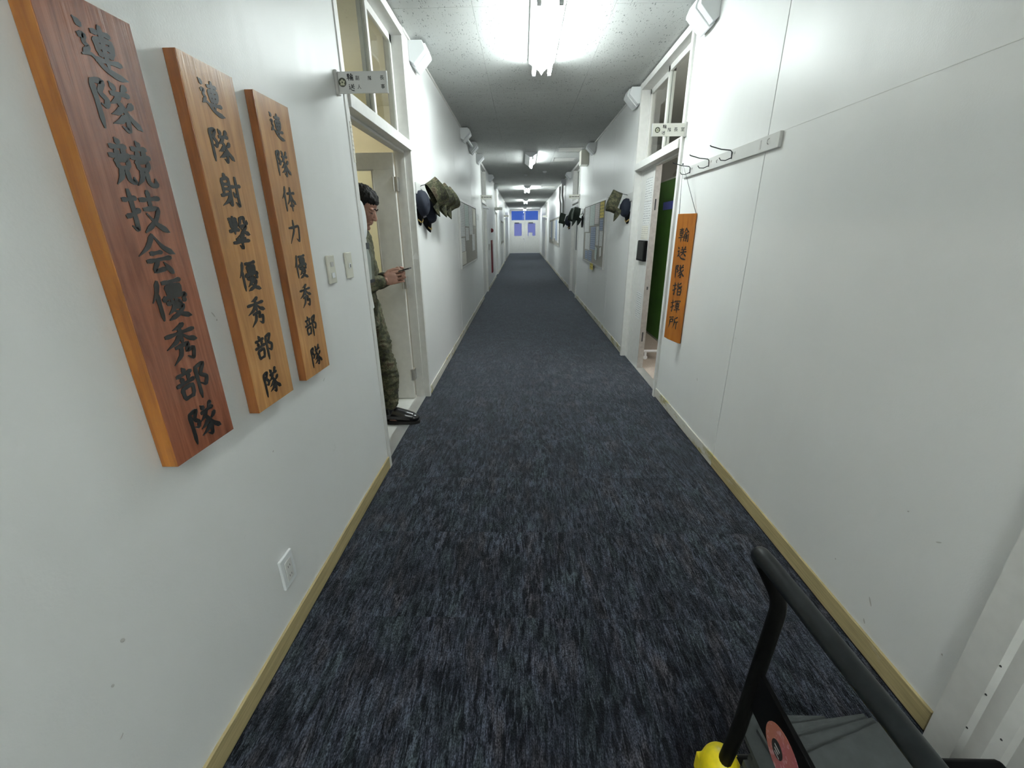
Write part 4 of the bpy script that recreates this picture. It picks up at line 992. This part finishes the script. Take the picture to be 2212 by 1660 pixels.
# sheets B, A lying askew on top
mb = MB().box(0, .20, -.40, 0, 0, .012); mb.xf(Matrix.Translation((.49, .668, z)) @ Matrix.Rotation(0, 4, 'Z'))
z += .0005
thing('foam_sheet', mb, 'grey_foam', (.59, .66, z), 'smaller grey foam sheet reaching farthest up the corridor', 'foam sheet', 'grey sheets stacked on the hand truck'); z += .013
for i in range(3):
    mb = MB().box(0, -.26, 0, -.40, 0, .009); mb.xf(Matrix.Translation((.775+.005*i, .668-.014*i, z)) @ Matrix.Rotation(math.radians(8+5*i), 4, 'Z'))
    thing('foam_sheet', mb, 'grey_foam', (.785, .64, z), ('lowest', 'middle', 'topmost')[i]+' of three grey foam sheets lying askew on the stack', 'foam sheet', 'grey sheets stacked on the hand truck'); z += .0096
ZT = z
# black mesh bag standing on the deck beside the sheets
mb = MB(); rr = random.Random(4); zb = .246
for k in range(10): mb.ball((0.985+rr.uniform(-.05, .05), .42+rr.uniform(-.09, .08), zb+.12+rr.uniform(0, .055)), (.042, .05, .042))
mb.ball((0.985, .42, zb+.10), (.085, .13, .098)); mb.ball((.935, .50, zb+.17), (.05, .035, .03))
me = remesh(mb, .006, 3, 'mesh_bag')
for v in me.vertices:
    q = noise.noise(v.co*38)*.006; v.co.z = max(v.co.z+q, zb+.001)
o = link('mesh_bag', shift_mesh(me, (0.985, .42, zb)), 'mesh_black', None, (0.985, .42, zb)); tag(o, 'lumpy black mesh bag on the hand truck at the bottom right corner', 'bag')
# ================================================================== PERSON IN THE LEFT DOORWAY
PY = 2.93
PO = Vector((-1.12, PY, 0))
V3 = Vector
def limb(mb, pts, rs, seg=16):
    """smooth tapered limb with rounded ends"""
    P = [V3(p) for p in pts]; C = catmull(P, 6); n = len(C); R = []
    for i in range(n):
        t = i/(n-1)*(len(rs)-1); k = min(int(t), len(rs)-2); f = t-k
        a, b = rs[k], rs[k+1]
        if not isinstance(a, tuple): a = (a, a)
        if not isinstance(b, tuple): b = (b, b)
        R.append((a[0]+(b[0]-a[0])*f, a[1]+(b[1]-a[1])*f))
    mb.tube(C, R, seg); mb.ball(C[0], min(R[0])*.98); mb.ball(C[-1], min(R[-1])*.98)
# joints (facing +X; right side of the body towards the camera, -Y)
HIP = {'L': V3((-1.12, 3.02, .92)), 'R': V3((-1.15, 2.84, .92))}
KNE = {'L': V3((-1.045, 3.03, .50)), 'R': V3((-1.17, 2.83, .50))}
ANK = {'L': V3((-1.045, 3.03, .10)), 'R': V3((-1.25, 2.82, .10))}
SHO = {'L': V3((-1.13, 3.115, 1.385)), 'R': V3((-1.13, 2.745, 1.385))}
ELB = {'L': V3((-1.095, 3.135, 1.085)), 'R': V3((-1.085, 2.735, 1.070))}
WRI = {'L': V3((-.915, 3.005, 1.125)), 'R': V3((-.925, 2.850, 1.118))}
HC = V3((-1.030, PY, 1.580)); TILT = math.radians(26)
HM = Matrix.Rotation(TILT, 3, 'Y')                      # head leans towards the phone
def hp(x, y, z): return HC+HM @ V3((x, y, z))
def hand(mb, W, d, n, up, curl, thumb_to):
    d = V3(d).normalized(); n = V3(n); n = (n-d*n.dot(d)).normalized(); s = V3(up); s = (s-d*s.dot(d)-n*s.dot(n)).normalized()
    B3 = Matrix((d, s, n)).transposed()
    mb.ball(W+d*.050, (.050, .040, .0165), B3, 16, 10); mb.ball(W+d*.062+s*.012, (.036, .028, .0165), B3); mb.ball(W+d*.062-s*.014, (.034, .026, .0155), B3)
    mb.tube([W-d*.03, W, W+d*.03], [(.025, .022), (.024, .019), (.030, .018)], 14)
    for i, (off, L, droop) in enumerate(((.034, .96, -.06), (.0115, 1.06, 0), (-.0115, 1.0, .05), (-.0335, .80, .12))):
        p = W+d*(.092-abs(off)*.18)+s*off; ang = 0; pts = [p-d*.02, p]
        for j, (ln, c) in enumerate(((.042, curl[0]), (.026, curl[1]), (.021, curl[2]))):
            ang += c; dd = d*math.cos(ang)-n*math.sin(ang)-s*droop*j; pts.append(pts[-1]+dd.normalized()*ln*L)
        rs = [.0086, .0086, .0080, .0076, .0066]
        if i == 3: rs = [q*.86 for q in rs]
        mb.tube(pts, rs, 10); mb.ball(pts[-1], rs[-1], None, 10, 8)
        for q in pts[1:-1]: mb.ball(q, .0086 if i < 3 else .0074, None, 10, 8)
    t0 = W+d*.022+s*.028; t1 = W+d*.055+s*.050-n*.006; t2 = V3(thumb_to); t15 = t1.lerp(t2, .52)+s*.006
    mb.tube([t0, t1, t15, t2], [.0135, .0115, .0100, .0080], 10); mb.ball(t2, .008, None, 10, 8); mb.ball(t15, .0102, None, 10, 8); mb.ball(t1, .0118, None, 10, 8)
PHC = V3((-.825, 2.925, 1.176))
def crumple(me, fn):
    cs = [v.co.copy() for v in me.vertices]; ns = [v.normal.copy() for v in me.vertices]
    out = []
    for c, n in zip(cs, ns): out += list(c+n*fn(c))
    me.vertices.foreach_set('co', out); me.update()
def build_person():
    r = root('person', tuple(PO), 'person in camouflage uniform standing in the left doorway, looking down at a phone', 'person')
    mb = MB()
    # head
    def HB(c, rad): mb.ball(hp(*c), rad, HM, 20, 14)
    HB((-.012, 0, .036), (.097, .077, .083)); HB((.024, 0, -.030), (.064, .064, .086)); HB((.034, 0, -.082), (.048, .046, .040))
    HB((.072, 0, -.108), (.019, .024, .017)); HB((.084, 0, -.064), (.012, .024, .007)); HB((.081, 0, -.077), (.012, .021, .008))
    for s in (-1, 1):
        HB((.073, s*.028, .014), (.016, .027, .009)); HB((.050, s*.043, -.030), (.028, .022, .026)); HB((-.006, s*.077, -.012), (.020, .007, .033)); HB((.004, s*.076, -.014), (.008, .010, .020))
        HB((.094, s*.011, -.042), (.010, .008, .008)); HB((.068, s*.032, -.004), (.014, .017, .009))
    mb.tube([hp(.078, 0, .008), hp(.092, 0, -.016), hp(.104, 0, -.037)], [.0085, .0095, .0115], 12); mb.ball(hp(.103, 0, -.039), .0115)
    HB((.082, 0, -.053), (.012, .016, .010))
    # neck, trunk, limbs
    mb.tube([hp(-.012, 0, -.055), (-1.085, PY, 1.47), (-1.115, PY, 1.40)], [(.056, .056), (.058, .058), (.075, .075)], 18)
    mb.tube([(-1.14, PY, .86), (-1.145, PY, .98), (-1.135, PY, 1.10), (-1.125, PY, 1.25), (-1.125, PY, 1.36), (-1.115, PY, 1.43)],
            [(.155, .105), (.160, .105), (.145, .10), (.165, .112), (.165, .10), (.075, .07)], 20)
    for k in 'LR':
        limb(mb, [SHO[k], SHO[k].lerp(ELB[k], .5), ELB[k]], [.058, .048, .040]); limb(mb, [ELB[k], ELB[k].lerp(WRI[k], .5), WRI[k]], [.040, .037, .025])
        limb(mb, [HIP[k], HIP[k].lerp(KNE[k], .5), KNE[k]], [.083, .072, .055]); limb(mb, [KNE[k], KNE[k].lerp(ANK[k], .4), ANK[k]], [.054, .056, .037])
        mb.ball(ANK[k]+V3((.05, 0, -.05)), (.11, .04, .032))
    hand(mb, WRI['R'], (.92, .34, .22), (.25, -1, .12), (-.1, .1, 1), (.18, .70, .60), PHC+V3((.0, -.022, .014)))
    hand(mb, WRI['L'], (.93, -.40, .20), (.25, 1, -.35), (.0, .25, 1), (.30, .75, .6), PHC+V3((-.01, .024, .014)))
    me = remesh(mb, .0030, 2, 'body'); o = link('body', shift_mesh(me, PO), 'skin', r)
    # hair: shell over the skull, pulled inside below the hairline
    hb = MB(); c = V3((-.016, 0, .045)); rad = (.106, .085, .086); nu, nv = 96, 60; vs = []
    for j in range(1, nv):
        th = math.pi*j/nv
        for i in range(nu):
            ph = 2*math.pi*i/nu; p = V3((math.sin(th)*math.cos(ph), math.sin(th)*math.sin(ph), math.cos(th)))
            q = c+V3((p.x*rad[0], p.y*rad[1], p.z*rad[2]))
            hl = .052+(q.x-.085)*.80 if q.x < .085 else .052
            hl = max(hl, -.075)
            if q.x > .028: hl = max(hl, .046-.1*(abs(q.y)-.03)) if abs(q.y) < .07 else hl
            if -.002 < q.x < .03: hl = min(hl, -.005)
            w_ = noise.noise(q*45)*.004+noise.noise(q*150)*.0030+noise.noise(V3((q.x*90, q.y*90, q.z*14)))*.005; hl += noise.noise(q*110)*.012
            d = max(-1, min(1, (q.z-hl)/.010)); k = 1+w_/.09 if d > 0 else 1+.14*d
            if 0 < d < 1: k = 1-.02*(1-d)+w_/.09*d
            vs.append(c+V3((p.x*rad[0]*k, p.y*rad[1]*k, p.z*rad[2]*k)))
    vs += [c+V3((0, 0, rad[2]*1.02)), c-V3((0, 0, rad[2]*.7))]
    fs = [(j*nu+i, (j+1)*nu+i, (j+1)*nu+(i+1) % nu, j*nu+(i+1) % nu) for j in range(nv-2) for i in range(nu)]; T = (nv-1)*nu
    fs += [(T, i, (i+1) % nu) for i in range(nu)]+[(T+1, (nv-2)*nu+(i+1) % nu, (nv-2)*nu+i) for i in range(nu)]
    hb.add([HC+HM @ p for p in vs], fs); part('hair', hb, 'hair', r, smooth=True)
    for s in (-1, 1):
        part('eyelashes', MB().ball(hp(.0775, s*.031, -.0100), (.010, .0135, .0022), HM, 12, 8), 'hair', r, smooth=True)
        eb = MB(); eb.tube([hp(.090, s*.010, .017), hp(.0885, s*.026, .022), hp(.078, s*.043, .018)], [(.004, .003), (.005, .004), (.002, .002)], 8); part('eyebrow', eb, 'hair', r, smooth=True)
    # jacket
    jb = MB()
    jb.tube([(-1.14, PY, .80), (-1.145, PY, .95), (-1.140, PY, 1.06), (-1.13, PY, 1.22), (-1.13, PY, 1.34), (-1.12, PY, 1.405)],
            [(.190, .135), (.188, .132), (.178, .128), (.192, .135), (.185, .122), (.11, .095)], 24)
    for k in 'LR':
        limb(jb, [SHO[k], SHO[k].lerp(ELB[k], .5), ELB[k]+V3((0, 0, -.008))], [.075, .066, .062]); e2 = WRI[k].lerp(ELB[k], .10)
        limb(jb, [ELB[k], ELB[k].lerp(e2, .55)+V3((0, 0, -.006)), e2], [.060, .056, .043])
    jm = remesh(jb, .0055, 2, 'jacket')
    crumple(jm, lambda c: noise.noise(c*11)*.010+noise.noise(V3((c.x*24, c.y*24, c.z*40)))*.006)
    link('jacket', shift_mesh(jm, PO), 'camo', r)
    cb = MB(); cb.tube([hp(-.028, 0, -.105)+V3((0, 0, -.012)), (-1.108, PY, 1.405)], [(.067, .067), (.083, .083)], 24)
    link('collar', shift_mesh(remesh(cb, .005, 1, 'collar'), PO), 'camo', r)
    # trousers, baggy and bloused over the boots
    tb = MB(); tb.tube([(-1.145, PY, 1.02), (-1.145, PY, .92), (-1.14, PY, .83)], [(.175, .122), (.185, .130), (.165, .115)], 24)
    for k in 'LR':
        limb(tb, [HIP[k], HIP[k].lerp(KNE[k], .5), KNE[k]], [.100, .096, .085]); e2 = ANK[k]+V3((.005, 0, .085))
        limb(tb, [KNE[k], KNE[k].lerp(e2, .35)+V3((.012, 0, 0)), KNE[k].lerp(e2, .72)+V3((.004, 0, 0)), e2], [.085, .088, .086, .068])
    tm = remesh(tb, .0055, 2, 'trousers')
    crumple(tm, lambda c: noise.noise(c*10)*.010+noise.noise(V3((c.x*16, c.y*16, c.z*48)))*.010*(1 if c.z < .7 else .5))
    link('trousers', shift_mesh(tm, PO), 'camo', r)
    for k in 'LR':
        a = ANK[k]; bb = MB(); X = lambda x, z, y=0: V3((a.x+x, a.y+y, z))
        bb.tube([X(0, .19), X(-.002, .13), X(.0, .085)], [(.052, .052), (.05, .05), (.052, .046)], 18)
        bb.tube([X(-.055, .058), X(.0, .076), X(.06, .074), X(.13, .062), X(.188, .050)], [(.036, .040), (.045, .056), (.047, .058), (.049, .048), (.040, .038)], 18)
        bb.ball(X(.190, .046), (.044, .040, .034)); bb.ball(X(-.055, .055), (.034, .036, .040))
        bm_ = remesh(bb, .0045, 2, 'boot')
        for v in bm_.vertices: v.co.z = max(v.co.z, .020)
        bo = link('boot', shift_mesh(bm_, PO), 'leather', r); ORG[bo.name] = PO
        sl = MB(); pl = [(a.x+x, a.y+y) for x, y in ((-.088, -.022), (-.07, -.036), (0, -.040), (.08, -.046), (.15, -.046), (.205, -.034), (.236, -.010), (.236, .010), (.205, .034), (.15, .046), (.08, .046), (0, .040), (-.07, .036), (-.088, .022))]
        sl.prism(pl, .0005, .024, 'z'); part('sole', sl, 'rubber', bo, bevel=.003)
        lc = MB()
        for i in range(5):
            t = i/4; c_ = X(.045+.055*(1-t), .078+.10*t*.7+.012)
            lc.tube([c_+V3((.0, -.025, -.010)), c_+V3((.004, 0, .002)), c_+V3((.0, .025, -.010))], .0028, 6)
        part('laces', lc, 'rubber', bo)
build_person()
r = root('smartphone', tuple(PHC), 'dark smartphone held by the person in the doorway', 'phone', rot=(0, math.radians(-14), 0))
part('phone_body', MB().box(-.074, .074, -.036, .036, -.004, .004), 'dark_metal', r, bevel=.003)
part('screen', MB().box(-.071, .071, -.033, .033, .0040, .0046), 'black', r)
